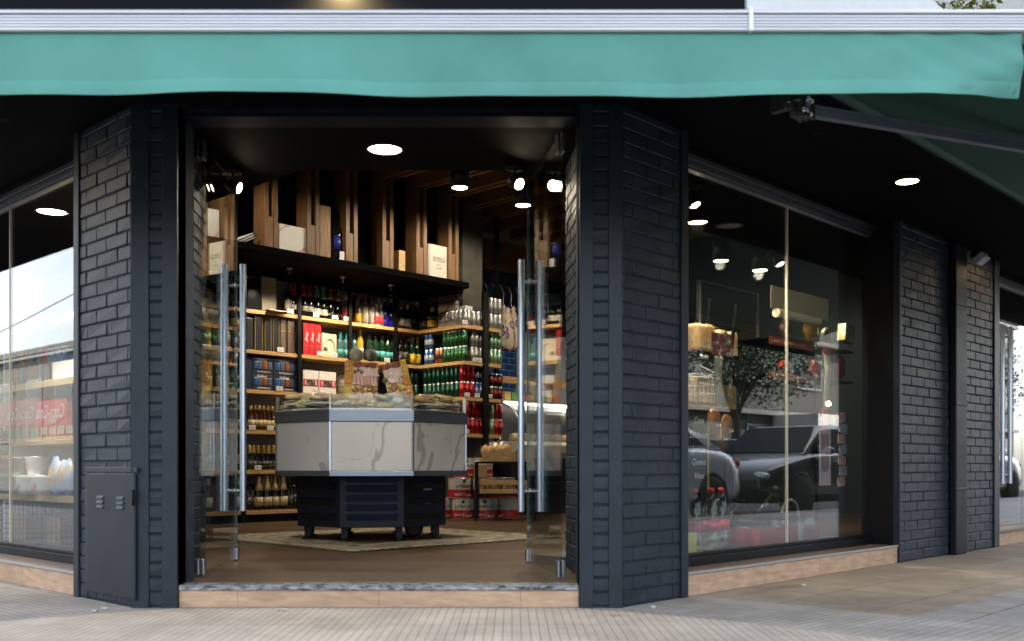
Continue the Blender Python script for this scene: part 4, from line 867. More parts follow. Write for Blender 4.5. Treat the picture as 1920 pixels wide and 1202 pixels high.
# ================================================================== DISPLAY COUNTER
IS = T((IC[0] - .068, IC[1], ZF)) @ RZ(7.2)
isl = thing('display_counter', 'octagonal marble-clad food counter with steel bands and glass guard', 'display counter', IS)
RC = .7317
def octo(r, a0=22.5): return [(r * math.cos(R_(a0 + 45 * k)), r * math.sin(R_(a0 + 45 * k))) for k in range(8)]
YF = IC[1] - .676; zi = lambda py: H + (HY - py) / 1920 * YF - ZF
Z1, Z2, Z3, Z4, ZG = zi(893), zi(883), zi(790), zi(768), zi(739)
m = MB(); m.prism(octo(RC + .012), Z3, Z4); build('steel_band', m, steel_h, isl, None, .003)
m = MB(); m.prism(octo(RC + .010), Z1, Z2); build('bottom_trim', m, steel_h, isl, None, .003)
m = MB(); m.prism(octo(RC - .05), Z2, Z3); build('core', m, black, isl)
def MARBLE():
    m = bpy.data.materials.new('grey_veined_marble'); m.use_nodes = True; n = m.node_tree.nodes; l = m.node_tree.links; b = n['Principled BSDF']; b.inputs['Roughness'].default_value = .12
    tc = n.new('ShaderNodeTexCoord'); n1 = n.new('ShaderNodeTexNoise'); n1.inputs['Scale'].default_value = 1.3; n1.inputs['Detail'].default_value = 5; n1.inputs['Roughness'].default_value = .5; n1.inputs['Distortion'].default_value = .6
    l.new(tc.outputs['Object'], n1.inputs[0])
    def vein(sc_, c, w_):
        a = n.new('ShaderNodeTexNoise'); a.inputs['Scale'].default_value = sc_; a.inputs['Detail'].default_value = 4; a.inputs['Distortion'].default_value = .9; l.new(tc.outputs['Object'], a.inputs[0])
        s = n.new('ShaderNodeMath'); s.operation = 'SUBTRACT'; s.inputs[1].default_value = c; l.new(a.outputs[0], s.inputs[0])
        q = n.new('ShaderNodeMath'); q.operation = 'ABSOLUTE'; l.new(s.outputs[0], q.inputs[0])
        r = n.new('ShaderNodeMapRange'); r.inputs[1].default_value = w_; r.inputs[2].default_value = w_ * .55; r.inputs[3].default_value = 0; r.inputs[4].default_value = 1; r.clamp = True; l.new(q.outputs[0], r.inputs[0]); return r
    v1, v2 = vein(1.35, .55, .017), vein(2.8, .43, .005)
    base = n.new('ShaderNodeValToRGB'); base.color_ramp.elements[0].position = .3; base.color_ramp.elements[0].color = (.37, .365, .365, 1); base.color_ramp.elements[1].position = .7; base.color_ramp.elements[1].color = (.44, .435, .435, 1); l.new(n1.outputs[0], base.inputs[0])
    m1 = n.new('ShaderNodeMix'); m1.data_type = 'RGBA'; l.new(v1.outputs[0], m1.inputs[0]); l.new(base.outputs[0], m1.inputs[6]); m1.inputs[7].default_value = (.27, .262, .258, 1)
    m2 = n.new('ShaderNodeMix'); m2.data_type = 'RGBA'; l.new(v2.outputs[0], m2.inputs[0]); l.new(m1.outputs[2], m2.inputs[6]); m2.inputs[7].default_value = (.30, .292, .288, 1)
    l.new(m2.outputs[2], b.inputs['Base Color']); return m
marble = MARBLE()
po = octo(RC); pi_ = octo(RC - .02); W8 = .56
for k in range(8):
    a = 45 * (k + 1); Fk = RZ(a - 90 + 180)   # side facing direction 'a' : local -y outward
    m = MB(); m.box(-W8 / 2 + .009, W8 / 2 - .009, -.676 + .0, -.640, Z2 + .001, Z3 - .001); m.v = [tuple(Fk @ Vector(q)) for q in m.v]; build('marble_panel', m, marble, isl, None, .002)
    m = MB(); m.box(-W8 / 2 - .007, -W8 / 2 + .008, -.679, -.645, Z2 + .001, Z3 - .001); build('corner_profile', m, steel, isl, Fk, .002)
    m = MB(); m.box(-W8 / 2 + .012, W8 / 2 - .012, -.664, -.658, Z4 + .008, ZG); build('glass_guard', m, clear_glass, isl, Fk)
    m = MB(); m.box(-W8 / 2 + .002, W8 / 2 - .002, -.672, -.652, Z4 + .0005, Z4 + .008); build('guard_rail', m, alu, isl, Fk)
    m = MB(); m.box(-W8 / 2 - .006, -W8 / 2 + .006, -.674, -.650, Z4 + .0005, ZG + .004); build('guard_post', m, alu, isl, Fk, .002)
m = MB(); m.prism(octo(RC - .06), Z4 - .03, Z4 + .003); build('deck', m, steel, isl)
# machine base under the overhang
zb0, zb1 = .10, Z1 - .001
m = MB(); m.prism(octo(.575), zb0, zb1); mbse = build('base_cabinet', m, P('blue_black_steel', (.0035, .005, .011), .5, spec=.2, var=.2), isl, None, .006)
for k in (6, 5, 7):
    Fk = RZ(45 * k + 90); ap = .575 * math.cos(R_(22.5))
    for q in range(5 if k == 6 else 3):
        z = zb0 + .05 + q * .066 * (1 if k == 6 else 1.6); m = MB()
        m.add([(-.175, -ap - .003, z), (.175, -ap - .003, z), (.175, -ap - .022, z + .040), (-.175, -ap - .022, z + .040), (.175, -ap - .001, z + .046), (-.175, -ap - .001, z + .046)], [(0, 1, 2, 3), (3, 2, 4, 5), (0, 3, 5), (1, 4, 2)])
        build('louvre', m, P('louvre_blue', (.005, .010, .026), .45, spec=.25) if k == 6 else black, mbse, Fk)
Fk = RZ(45 * 7 + 90); ap = .575 * math.cos(R_(22.5))
m = MB(); m.box(-.02, .06, -ap - .006, -ap, zb1 - .10, zb1 - .05); cp = build('control_panel', m, P('panel_grey', (.22, .24, .27), .4), mbse, Fk); m = MB(); m.box(-.01, .05, -ap - .007, -ap, zb1 - .20, zb1 - .165); build('switch', m, P('switch_teal', (.03, .05, .06), .3), mbse, Fk)
for k in range(8):
    x, y = octo(.50)[k]; m = MB(); m.box(x - .022, x + .022, y - .022, y + .022, .025, zb0 + .01); m.lathe([(.04, 0), (.04, .012), (.014, .02), (.014, .03)], 14, 0, T((x, y, .0))); build('leg', m, black, isl)
m = MB(); m.lathe([(.05, -.03), (.07, -.02), (.07, .02), (.05, .03)], 14, 0, T((.30, -.12, .075)) @ RX(90)); build('compressor', m, dark_metal, isl)
# wrapped food on the counter
def chip(mb, c, r, th, rx, ry, m):
    X = T(c) @ RX(rx) @ RY(ry); mb.lathe([(.001, 0), (r, .001), (r, th), (.001, th + .0005)], 12, m, X)
foods = [P('pale_cheese', (.66, .54, .30), .5, var=.12, vs=20), P('brown_crumb', (.40, .25, .10), .6, var=.4, vs=30), P('grey_olive_mix', (.46, .38, .22), .5, var=.45, vs=25), P('pink_ham', (.60, .36, .26), .45, var=.15, vs=14), P('blue_mould', (.60, .55, .42), .5, col2=(.16, .16, .14), thr=(.5, .65), vs=40), P('white_tray', (.6, .6, .58), .5), P('orange_cheese', (.62, .30, .05), .45, var=.1)]
def wrapped(label, x, y, z, rz, w, d, h, mix, seed, group='wrapped cheese trays on the counter'):
    rnd = random.Random(seed); t = thing('wrapped_cheese_tray', label, 'food tray', IS @ T((x, y, z)) @ RZ(rz), group)
    m = MB(); m.box(-w / 2, w / 2, -d / 2, d / 2, 0, .012); build('tray', m, foods[5], t, None, .004)
    m = MB()
    for k in range(8):
        a, b = rnd.uniform(-w * .36, w * .36), rnd.uniform(-d * .34, d * .34); sz = rnd.uniform(.8, 1.25); mi = rnd.choice(mix); zz = .030 + rnd.uniform(0, h * .45)
        X = T((a, b, zz)) @ RZ(rnd.uniform(0, 180)) @ RX(rnd.uniform(-14, 14))
        if k % 2: m.blob((0, 0, 0), (.058 * sz, .040 * sz, .022 * sz), 6, mi, .10, X, seed=seed * 9 + k)
        else: m.lathe([(.001, -.012), (.046 * sz, -.010), (.050 * sz, 0), (.046 * sz, .012), (.001, .014)], 14, mi, X)
    build('cheese_slices', m, foods, t)
    m = MB(); m.blob((0, 0, .012 + h * .42), (w * .55, d * .55, h * .62), jit=.17, seed=seed); build('film', m, film, t)
top = Z4 + .004
tr = [(-.20, -.52, 0, 0, (2, 4, 0)), (.0, -.545, 0, 6, (2, 4, 0, 2)), (.19, -.53, 0, -8, (4, 4, 0, 5)), (-.10, -.40, .04, 12, (0, 1, 3)), (.12, -.44, .045, -6, (4, 4, 5, 0)),
      (.45, -.36, 0, 45, (1, 2, 0)), (.52, -.20, 0, 50, (1, 0, 0)), (.40, -.27, .05, 40, (3, 0, 1)), (.52, -.30, .045, 48, (1, 0, 0)), (.36, -.40, .042, 30, (0, 1, 1)),
      (-.42, -.40, 0, -45, (2, 0)), (-.52, -.26, 0, -40, (1, 0, 2)), (-.38, -.34, .045, -50, (3, 0, 3)), (-.47, -.35, .04, -35, (3, 0, 1)), (-.30, -.44, .045, -20, (0, 1, 3))]
nm = ['front left, lying flat', 'front middle, lying flat', 'front right, lying flat', 'under the left ham platter', 'under the right ham platter', 'lying flat at the right corner post', 'farthest right, lying flat', 'upper right, behind the topmost', 'topmost on the right side', 'beside the right corner post, upper layer', 'lying flat at the left corner post', 'lying flat in front of the round loaf', 'upper layer beside the round loaf', 'topmost on the left side', 'upper layer by the left corner post']
for i, (x, y, z, rz, mix) in enumerate(tr): wrapped('glossy film-wrapped cheese tray on the counter, ' + nm[i], x, y, top + z, rz + (i * 37 % 15), .215, .16, .075, mix, 20 + i)
def platter(label, x, y, z, rz, rx, w, h, flip, seed):
    rnd = random.Random(seed); t = thing('ham_platter', label, 'food platter', IS @ T((x, y, z)) @ RZ(rz) @ RY(-11 if flip else 2) @ RX(rx), 'upright ham and cheese platters')
    m = MB(); m.box(-w / 2, w / 2, 0, .012, 0, h); build('tray', m, P('gold_tray', (.55, .36, .08), .35, .4), t, None, .004)
    s = -1 if flip else 1; cw = w * .24
    for grp, (za, zb_), mm in ((0, (.0, .40), P('yellow_cheese', (.66, .46, .08), .45, var=.12, vs=20)), (1, (.40, .985), foods[6])):
        if flip: za, zb_ = (1 - zb_, 1 - za); 
        m = MB(); n = int((zb_ - za) * 20)
        for k in range(n):
            z0 = h * (za + (zb_ - za) * k / n); X = T((s * (-w / 2 + cw / 2 + .003), -.004, z0 + .006)) @ RX(-26)
            m.box(-cw / 2, cw / 2, -.012, .004, 0, .0165, 0, X)
        build('cheese_slices', m, mm, t, None, .002, 1)
    mx = s * (cw / 2)
    def patch(name, z0, z1, mat, kind):
        m = MB(); W = w - cw - .012
        if kind == 'roll':
            for k in range(7): xx = mx - W / 2 + W * (k + .5) / 7; m.tube([(xx + .004, -.010, h * z0), (xx, -.012, h * (z0 + z1) / 2), (xx - .003, -.010, h * z1)], W / 13, 8)
        elif kind == 'fold':
            for k in range(4):
                a = rnd.uniform(-.35, .35) * W; m.add([(mx + a - W * .28, -.008 - .003 * k, h * z0), (mx + a + W * .28, -.010 - .003 * k, h * z0 + .004), (mx + a * .6, -.022 - .003 * k, h * z1), (mx + a - W * .1, -.004, h * z1)], [(0, 1, 2), (0, 2, 3)])
            m.box(mx - W / 2, mx + W / 2, -.006, .002, h * z0, h * z1)
        else:
            for k in range(26): m.blob((mx + rnd.uniform(-.47, .47) * W, -.008, h * rnd.uniform(z0 + .02, z1 - .02)), (.014, .010, .012), 6, 0, .2, seed=k)
        return build(name, m, mat, t)
    sal = P('salami', (.26, .05, .03), .5, col2=(.45, .22, .15), thr=(.5, .7), vs=60); ham = P('ham', (.66, .40, .34), .4, var=.16, vs=14); mort = P('brown_ham', (.34, .17, .06), .5, var=.35, vs=40)
    patch('salami_slices', .86, .985, sal, 'bits'); patch('ham_fan', .66, .86, P('folded_ham', (.62, .44, .40), .42, var=.14, vs=12), 'fold'); patch('ham_rolls', .46 if not flip else .02, .66 if not flip else .26, ham, 'roll')
    patch('brown_ham_slices', .28, .46 if not flip else .64, mort, 'bits'); patch('ham_fan', .03 if not flip else .5, .27 if not flip else .68, P('folded_ham', (0, 0, 0)), 'fold')
    m = MB()
    for k in range(3): m.blob((s * (-w / 2 + cw + .018 + .022 * k) if not flip else mx - .06 - .02 * k * .4, -.022, h * .74 + (k % 2) * .012 - (flip * .05)), (.012, .012, .015), 6, 0, .05, seed=k)
    build('olives', m, P('green_olive', (.12, .13, .02), .3), t)
    m = MB(); n = 9; vs = []
    for i in range(n + 1):
        for j in range(n + 1):
            e = math.sin(math.pi * i / n) * math.sin(math.pi * j / n); vs.append((-w / 2 - .004 + (w + .008) * i / n, -.014 - .024 * e ** .4 + .006 * rnd.uniform(-1, 1), -.002 + (h + .004) * j / n))
    m.add(vs, [(i * (n + 1) + j, (i + 1) * (n + 1) + j, (i + 1) * (n + 1) + j + 1, i * (n + 1) + j + 1) for i in range(n) for j in range(n)], 0, True); build('film', m, film, t)
platter('upright ham and cheese platter with orange cheese on its left edge', (677 - 960) / 1920 * 7.08 - IC[0] - .010, -.47, top + .035, 0, -14, .235, .325, False, 4)
platter('leaning ham and cheese platter with yellow cheese on its right edge', (743 - 960) / 1920 * 7.1 - IC[0] + .048, -.46, top + .055, 5, -16, .178, .31, True, 5)
bpl = P('gold_tray', (0, 0, 0))
def ball(label, c, py, Y, r, mat, seed):
    x = (c - 960) / 1920 * Y; z = H + (HY - py) / 1920 * Y; t = thing('wrapped_cheese_ball', label, 'wrapped cheese', T((x, Y, z - r)))
    m = MB(); m.blob((0, 0, r * .9), (r * .86, r * .86, r * .86), jit=.04, seed=seed); build('cheese', m, mat, t)
    m = MB(); m.blob((0, 0, r), (r, r, r * 1.02), jit=.08, seed=seed + 3); m.blob((.01, 0, r * 2.05), (r * .22, r * .22, r * .2), 6, jit=.3, seed=seed); build('film', m, film, t)
ball('pale wrapped cheese ball behind the left ham platter', 668, 664, 7.55, .060, P('cheese_rind', (.42, .38, .25), .6, var=.3, vs=40), 1)
ball('grey speckled wrapped cheese ball behind the platters', 695, 664, 7.6, .056, P('ash_rind', (.40, .37, .28), .6, col2=(.08, .08, .09), thr=(.42, .55), vs=24), 2)
m = MB(); m.prism(octo(.15), Z4 + .003, Z4 + .20); m.prism(octo(.13), Z4 + .2005, Z4 + .30); build('stepped_stand', m, black, isl, None, .004)
t = thing('bread_loaf', 'round brown loaf wrapped with white label, left end of the counter', 'bread', IS @ T((-.50, -.20, top + .002)) @ RZ(-45))
m = MB(); m.blob((0, 0, .058), (.135, .085, .062), jit=.04, seed=8); build('crust', m, P('loaf_crust', (.24, .17, .10), .6, var=.3, vs=16), t)
m = MB(); m.blob((0, 0, .062), (.145, .092, .067), jit=.09, seed=9); build('film', m, film, t)
m = MB(); m.tube([(.07, -.094 * math.cos(a), .062 + .070 * math.sin(a)) for a in [R_(k * 15 - 15) for k in range(10)]], .002, 4); m.box(.045, .095, -.093, -.088, .03, .10); build('label', m, white_card, t)
# ================================================================== DELI CORNER
# hooks and hanging salami bags in front of the tiled wall
rl = thing('hook_rail', 'black rail with wire hooks in front of the blue tiled wall', 'rail', FS @ T((2.5, -.10, 2.74)))
m = MB(); m.box(0, 1.9, -.012, .012, -.012, .012); build('rail', m, dark_metal, rl)
for i in range(9):
    m = MB(); x = .18 + i * .13
    m.tube([(x, 0, -.012), (x + .03, -.01, -.06), (x + .05, -.02, -.12), (x + .04, -.02, -.19), (x + .045, -.02, -.25)], .0042, 5); build('hook', m, steel, rl)
def BAG():
    m = bpy.data.materials.new('printed_calico'); m.use_nodes = True; n = m.node_tree.nodes; l = m.node_tree.links; b = n['Principled BSDF']; b.inputs['Roughness'].default_value = .8
    tc = n.new('ShaderNodeTexCoord'); mp = n.new('ShaderNodeMapping'); mp.inputs['Rotation'].default_value = (R_(-90), 0, 0); l.new(tc.outputs['Object'], mp.inputs[0])
    v = n.new('ShaderNodeTexVoronoi'); v.voronoi_dimensions = '2D'; v.inputs['Scale'].default_value = 7.5; v.inputs['Randomness'].default_value = .7; l.new(mp.outputs[0], v.inputs[0])
    cr = n.new('ShaderNodeValToRGB'); e = cr.color_ramp.elements; cr.color_ramp.interpolation = 'CONSTANT'
    e[0].position = 0; e[0].color = (.55, .35, .10, 1); e[1].position = .10; e[1].color = (.66, .55, .46, 1)
    for p, c in ((.17, (.10, .07, .22)), (.22, (.66, .55, .46)), (.26, (.10, .07, .22)), (.36, (.70, .56, .46))): q = e.new(p); q.color = (*c, 1)
    l.new(v.outputs['Distance'], cr.inputs[0]); l.new(cr.outputs[0], b.inputs['Base Color']); return m
calico = BAG()
for i, (c, y, l) in enumerate(((945, -.12, 'leftmost, partly behind the thin black post'), (953, -.16, 'middle one'), (963, -.12, 'rightmost'))):
    x = xat(FS, c, y); t = thing('salami_bag', 'printed calico bag hanging by the blue tiles, ' + l, 'hanging bag', FS @ T((x, y, 2.49 - .03 * (i == 1))), 'hanging calico bags')
    m = MB(); m.lathe([(.012, 0), (.030, -.02), (.022, -.05), (.050, -.11), (.072, -.22), (.080, -.36), (.074, -.46), (.040, -.50), (.001, -.51)], 14); build('bag', m, calico, t)
    m = MB(); m.tube([(0, 0, 0), (.0, 0, .012)], .008, 6); m.lathe([(.024, -.046), (.024, -.053)], 12); build('string', m, P('string', (.5, .42, .3), .8), t)
# deli counter
dl = thing('deli_counter', 'curved glass deli counter with a lit tube below its wooden top shelf', 'deli counter', FS @ T((2.46, -.75, ZF)))
m = MB(); m.box(0, 2.6, .0, .62, 0, .62); build('base', m, P('deli_base_black', (.012, .012, .014), .4), dl, None, .004)
creamm = P('cream_enamel', (.50, .46, .37), .35, var=.06)
def prof(y0, pts): return [(y0 + a, b) for a, b in pts]
sidep = [(-.08, .62), (-.14, .68), (-.17, .76), (-.10, .80), (.62, .80), (.62, .62)]
m = MB(); vs = [(0, a, b) for a, b in sidep] + [(2.6, a, b) for a, b in sidep]; n = len(sidep)
m.add(vs, [tuple(range(n)), tuple(range(2 * n - 1, n - 1, -1))] + [(i, (i + 1) % n, (i + 1) % n + n, i + n) for i in range(n)]); build('front_apron', m, creamm, dl, None, .006)
arc = [(-.16 + .10 * (k / 10) ** 2 + .24 * (k / 10) ** 4, .80 + .44 * (k / 10)) for k in range(11)]
m = MB(); vs = [(0.02, a, b) for a, b in arc] + [(2.58, a, b) for a, b in arc]; m.add(vs, [(i, i + 1, i + 12, i + 11) for i in range(10)], 0, True); g = build('curved_glass', m, clear_glass, dl); sm_ = g.modifiers.new('thickness', 'SOLIDIFY'); sm_.thickness = .006
m = MB(); m.tube([(.0, a, b) for a, b in arc], .012, 8); build('end_frame', m, alu, dl)
m = MB(); m.box(.0, 2.6, .10, .62, 1.245, 1.265); build('glass_top', m, clear_glass, dl)
m = MB(); m.tube([(.05, .16, 1.225), (2.5, .16, 1.225)], .016, 10); tb = build('tube_lamp', m, tube_on, dl)
m = MB(); m.box(0, 2.6, .55, .62, .80, 1.24); build('back_board', m, P('deli_back', (.05, .06, .075), .3), dl)
m = MB(); m.box(-.05, 2.6, .05, .45, 1.47, 1.50); ws = build('wood_shelf', m, wood, dl, None, .003)
for x in (.06, 1.0): m = MB(); m.box(x, x + .02, .3, .33, 1.265, 1.469); build('shelf_support', m, dark_metal, ws)
rnd = random.Random(5)
for k in range(9):
    x = 2.55 + k * .115; h = .10; o = carton('deli_tub', 'coloured tub in the row below the lit tube of the deli counter', 'tub', FS, x, x + .10, -.45, -.36, ZF + 1.266, .10, P('tub_%d' % (k % 4), [(.40, .06, .04), (.42, .34, .12), (.08, .22, .06), (.45, .40, .30)][k % 4], .5, var=.2, vs=25), 'tubs on the deli counter top')
for k in range(8):
    x = 2.62 + k * .17; t = tag(build('cheese_wheel', MB().lathe([(.001, 0), (.07, .002), (.075, .04), (.06, .085), (.001, .095)], 14), P('cheese_pale', (.50, .40, .24), .5, var=.25, vs=12), None, FS @ T((x, -.66, ZF + .802))), 'pale cheese lying in the deli counter behind its curved glass', 'cheese', 'cheeses in the deli counter')
# dark end unit left of the counter and the stand with crates
bx = thing('produce_stand', 'low dark stand carrying bread crates before the deli counter', 'stand', T((-.18, 9.95, ZF)))
m = MB(); m.box(-.18, .42, -.05, .40, .245, .262); m.box(-.18, .42, -.05, .40, .555, .572); build('board', m, black, bx)
for x in (-.17, .40):
    for y in (-.04, .38): m = MB(); m.box(x - .012, x + .012, y - .012, y + .012, 0, .572); build('leg', m, dark_metal, bx)
def crate(label, x, y, z, w, d, h, solid):
    t = thing('wooden_crate', label, 'crate', T((x, y, z)), 'pine crates on the dark stand')
    for nm_, a in (('front_board', (-w / 2, w / 2, -d / 2, -d / 2 + .010)), ('rear_board', (-w / 2, w / 2, d / 2 - .010, d / 2)), ('end_board', (-w / 2, -w / 2 + .012, -d / 2 + .0105, d / 2 - .0105)), ('end_board', (w / 2 - .012, w / 2, -d / 2 + .0105, d / 2 - .0105))):
        m = MB()
        if solid: m.box(*a, .002, h)
        else: m.box(*a, .002, h * .34); m.box(*a, h * .66, h)
        build(nm_, m, crate_w, t, None, .002)
    m = MB(); m.box(-w / 2 + .0125, w / 2 - .0125, -d / 2 + .0105, d / 2 - .0105, 0, .010); build('bottom_board', m, crate_w, t)
    if not solid:
        for sx in (-.46, 0, .46): m = MB(); m.box(sx * w - .012, sx * w + .012, -d / 2 + .0105, -d / 2 + .022, .0105, h); build('corner_post', m, crate_w, t)
    return t
Yc = 9.98
crate('solid pine crate of wrapped breads on the upper board', (937 - 960) / 1920 * Yc, Yc + .05, ZF + .573, .34, .24, .10, True)
crate('second solid pine crate on the upper board by the right door handle', (977 - 960) / 1920 * Yc + .03, Yc + .05, ZF + .573, .16, .24, .125, True)
crate('open slatted pine crate on the lower board', (945 - 960) / 1920 * Yc, Yc + .05, ZF + .263, .47, .24, .13, False)
bread_m = P('bun_bread', (.46, .26, .09), .6, col2=(.55, .42, .25), thr=(.4, .7), vs=14)
for i, (c, dz, r, l) in enumerate(((920, .60, .10, 'left one in the solid crate'), (938, .60, .11, 'right one in the solid crate, film twisted up'), (912, .285, .06, 'left end of the slatted crate'), (930, .285, .075, 'middle of the slatted crate'), (956, .285, .06, 'right end of the slatted crate'))):
    t = thing('wrapped_bread', 'film-wrapped bread, ' + l, 'bread', T(((c - 960) / 1920 * Yc, Yc + .04, ZF + dz)), 'film-wrapped breads in the crates')
    m = MB()
    for k in range(3): m.blob(((k - 1) * r * .5, -.02 * (k % 2), r * .75), (r * .5, r * .6, r * .62), 6, jit=.08, seed=i * 5 + k)
    build('bread', m, bread_m, t); m = MB(); m.blob((0, 0, r * .8), (r * 1.05, r * .8, r * .85), jit=.16, seed=i + 40)
    if i == 1: m.lathe([(.04, r * 1.5), (.012, r * 1.75), (.03, r * 2.1)], 8)
    build('film', m, film, t)
tag(build('yellow_block', MB().box(-.055, .055, -.05, .05, 0, .035), P('yellow_pack', (.62, .42, .06), .5), None, T(((908 - 960) / 1920 * 10.1, 10.26, ZF + .574)), .004), 'small yellow pack behind the upper crate', 'pack')
# tomato tins
def tin_label(o, r, h):
    for i, ch in enumerate('JUMBALAY'):
        a = R_(-90 + (i - 3.5) * 11.5); text(ch, .042, ink, o, T((math.cos(a) * (r + .0012), math.sin(a) * (r + .0012), h * .60)) @ RZ(math.degrees(a) + 90))
    for i, ch in enumerate('Tomate Triturado'):
        a = R_(-90 + (i - 7.5) * 6.2); text(ch, .034, white_ink, o, T((math.cos(a) * (r + .0022), math.sin(a) * (r + .0022), h * .17 + .006 * math.sin(i * .4))) @ RZ(math.degrees(a) + 90), shear=.2)
tinb = P('white_tin', (.50, .48, .45), .4, .1, var=.1, vs=12); tinr = P('red_tin_band', (.38, .02, .02), .4, var=.35, vs=18)
def tin():
    r, h = .116, .205; m = MB(); pr = [(.001, 0), (r, .0), (r + .003, .004, 0)]
    for k in range(9): z = .008 + (h - .016) * k / 8; mi = 1 if z < h * .40 else 0; pr += [(r + (.001 if k % 2 else -.0005), z, mi), (r + (.001 if k % 2 else -.0005), z + .008, mi)]
    pr += [(r + .003, h - .004, 2), (r + .003, h, 2), (r - .006, h - .001, 2), (r - .006, h - .006, 2), (.001, h - .006, 2)]
    m.lathe(pr, 26, 0); o = build('tomato_tin', m, [tinb, tinr, silver])
    m = MB(); m.lathe([(.017, 0), (.001, .001)], 16, 0, T((0, -r - .0015, h * .84)) @ RX(90)); build('emblem', m, ink, o)
    for s in (-1, 1):
        m = MB(); a = R_(-90 + s * 38)
        for q in range(5): b = q * 1.25; m.add([(math.cos(a) * (r + .0025), math.sin(a) * (r + .0025), h * .36), (math.cos(a + .05 * math.cos(b)) * (r + .003), math.sin(a + .05 * math.cos(b)) * (r + .003), h * .36 + .03 * abs(math.sin(b)) + .008), (math.cos(a + .10 * math.cos(b)) * (r + .0025), math.sin(a + .10 * math.cos(b)) * (r + .0025), h * .36 + .05 * math.sin(b))], [(0, 1, 2)])
        build('leaf_print', m, P('leaf_print_green', (.05, .12, .04), .5), o)
    tin_label(o, r, h); return o
tin0 = None
Yt = 10.42
for i, (c, lv, dy, rz, l) in enumerate(((828, 0, .05, 8, 'bottom row, half behind the counter base'), (868, 0, 0, 4, 'bottom row, second from the left'), (912, 0, 0, -6, 'bottom row, third from the left'), (953, 0, .04, -75, 'bottom row, rightmost'), (862, 1, .02, 26, 'second row, left one'), (908, 1, .03, 75, 'second row, middle one'), (944, 1, .10, -100, 'second row, right one behind the slatted crate'), (872, 2, .30, 10, 'upper row, left one under the red cans'), (903, 2, .32, 20, 'upper row, right one under the red cans'))):
    Y = Yt + dy; Mx = T(((c - 960) / 1920 * Y, Y, ZF + .001 + lv * .206)) @ RZ(rz)
    if tin0 is None: tin0 = tin(); tin0.matrix_basis = Mx; o = tin0
    else: o = copy_tree(tin0, Mx)
    tag(o, 'white and red tomato tin, ' + l, 'tin', 'tomato tins')
o = carton('kraft_carton', 'brown cardboard box in front of the upper tomato tins', 'carton', T((0, 10.55, 0)), (888 - 960) / 1920 * 10.55, (913 - 960) / 1920 * 10.55, 0, .12, ZF + .413, .13, P('kraft_board', (.30, .18, .08), .7))
m = MB(); m.box(-.18, .18, 0, .25, 0, .41); tag(build('tin_plinth', m, black, None, T(((887 - 960) / 1920 * 10.9, 10.72, ZF)), .004), 'black plinth behind the tomato tins below the red cans', 'plinth')
# ================================================================== RIGHT WINDOW DISPLAY
def fr(c, y, z=0.): return FR @ T((xat(FR, c, y), y, z))
def zr(c, y, py): return zat(FR, xat(FR, c, y), y, py)
wz = zs + .03
m = MB(); m.box(pr1 + .06, wr1 + .02, .225, 1.0, ZF, wz); tag(build('display_plinth', m, P('plinth_grey', (.06, .065, .07), .4, var=.2), None, FR), 'low dark display ledge behind the right shop window', 'ledge')
# bread rack at the left
br = thing('bread_rack', 'black slanted bread rack behind the right window', 'rack', fr(1330, .62, wz))
xa, xb = xat(FR, 1285, .6) - xat(FR, 1330, .62), xat(FR, 1378, .6) - xat(FR, 1330, .62)
RK1, RK0 = zr(1313, .56, 664) - wz, zr(1313, .56, 768) - wz
for z in (RK0, RK1):
    m = MB(); m.box(xa, xb, -.10, .16, z - .012, z); sh = build('shelf', m, dark_metal, br)
    m = MB(); m.box(xa, xb, -.106, -.101, z - .045, z + .012); build('label_strip', m, black, sh)
    if z == RK1: text('Bimbo', .035, white_ink, sh, T((xa + .06, -.108, z - .018)))
for x in (xa + .24, xb - .015):
    m = MB(); m.tube([(x + .10, .12, .0), (x, .02, 1.0), (x - .10, -.10, 1.45)], .012, 6); build('upright', m, dark_metal, br)
loaf_m = P('bagged_loaf', (.40, .23, .095), .5, col2=(.55, .38, .20), thr=(.42, .7), vs=12)
def loaf(label, c, y, z, w, h, seed, rz=0):
    t = thing('bagged_bread', label, 'bread', fr(c, y, z) @ RZ(rz), 'bagged breads on the rack')
    m = MB(); m.box(-w / 2, w / 2, -.05, .10, 0, h * .9); build('loaf', m, loaf_m, t, None, .03, 4)
    m = MB(); m.blob((0, .025, h * .48), (w * .56, .09, h * .52), jit=.12, seed=seed); build('bag', m, film, t)
rz1 = wz + RK1 + .001; rz0 = wz + RK0 + .001
loaf('bagged sliced loaf on the upper rack shelf, large one at the front left', 1313, .56, rz1, .19, .19, 1); loaf('bagged bread on the upper rack shelf, middle one', 1347, .66, rz1, .11, .20, 2, 12); loaf('bagged bread on the upper rack shelf, right end', 1365, .66, rz1, .10, .20, 3)
loaf('bagged bread on the lower rack shelf, left one', 1300, .58, rz0, .16, .20, 4); loaf('bagged bread on the lower rack shelf, middle one', 1330, .58, rz0, .16, .22, 5); loaf('bagged bread on the lower rack shelf, right end', 1362, .66, rz0, .10, .19, 6)
pr = tag(build('promo_card', MB().box(-.10, .10, -.002, .002, 0, .115), P('promo_print', (.30, .02, .02), .5, col2=(.50, .46, .40), thr=(.52, .6), vs=20), None, fr(1354, .216, zr(1354, .216, 666))), 'dark red printed card with round white seal on the bread rack', 'card')
m = MB(); m.lathe([(.028, 0), (.001, .0012)], 20, 0, T((.06, -.0025, .075)) @ RX(90)); build('seal', m, cream_card, pr)
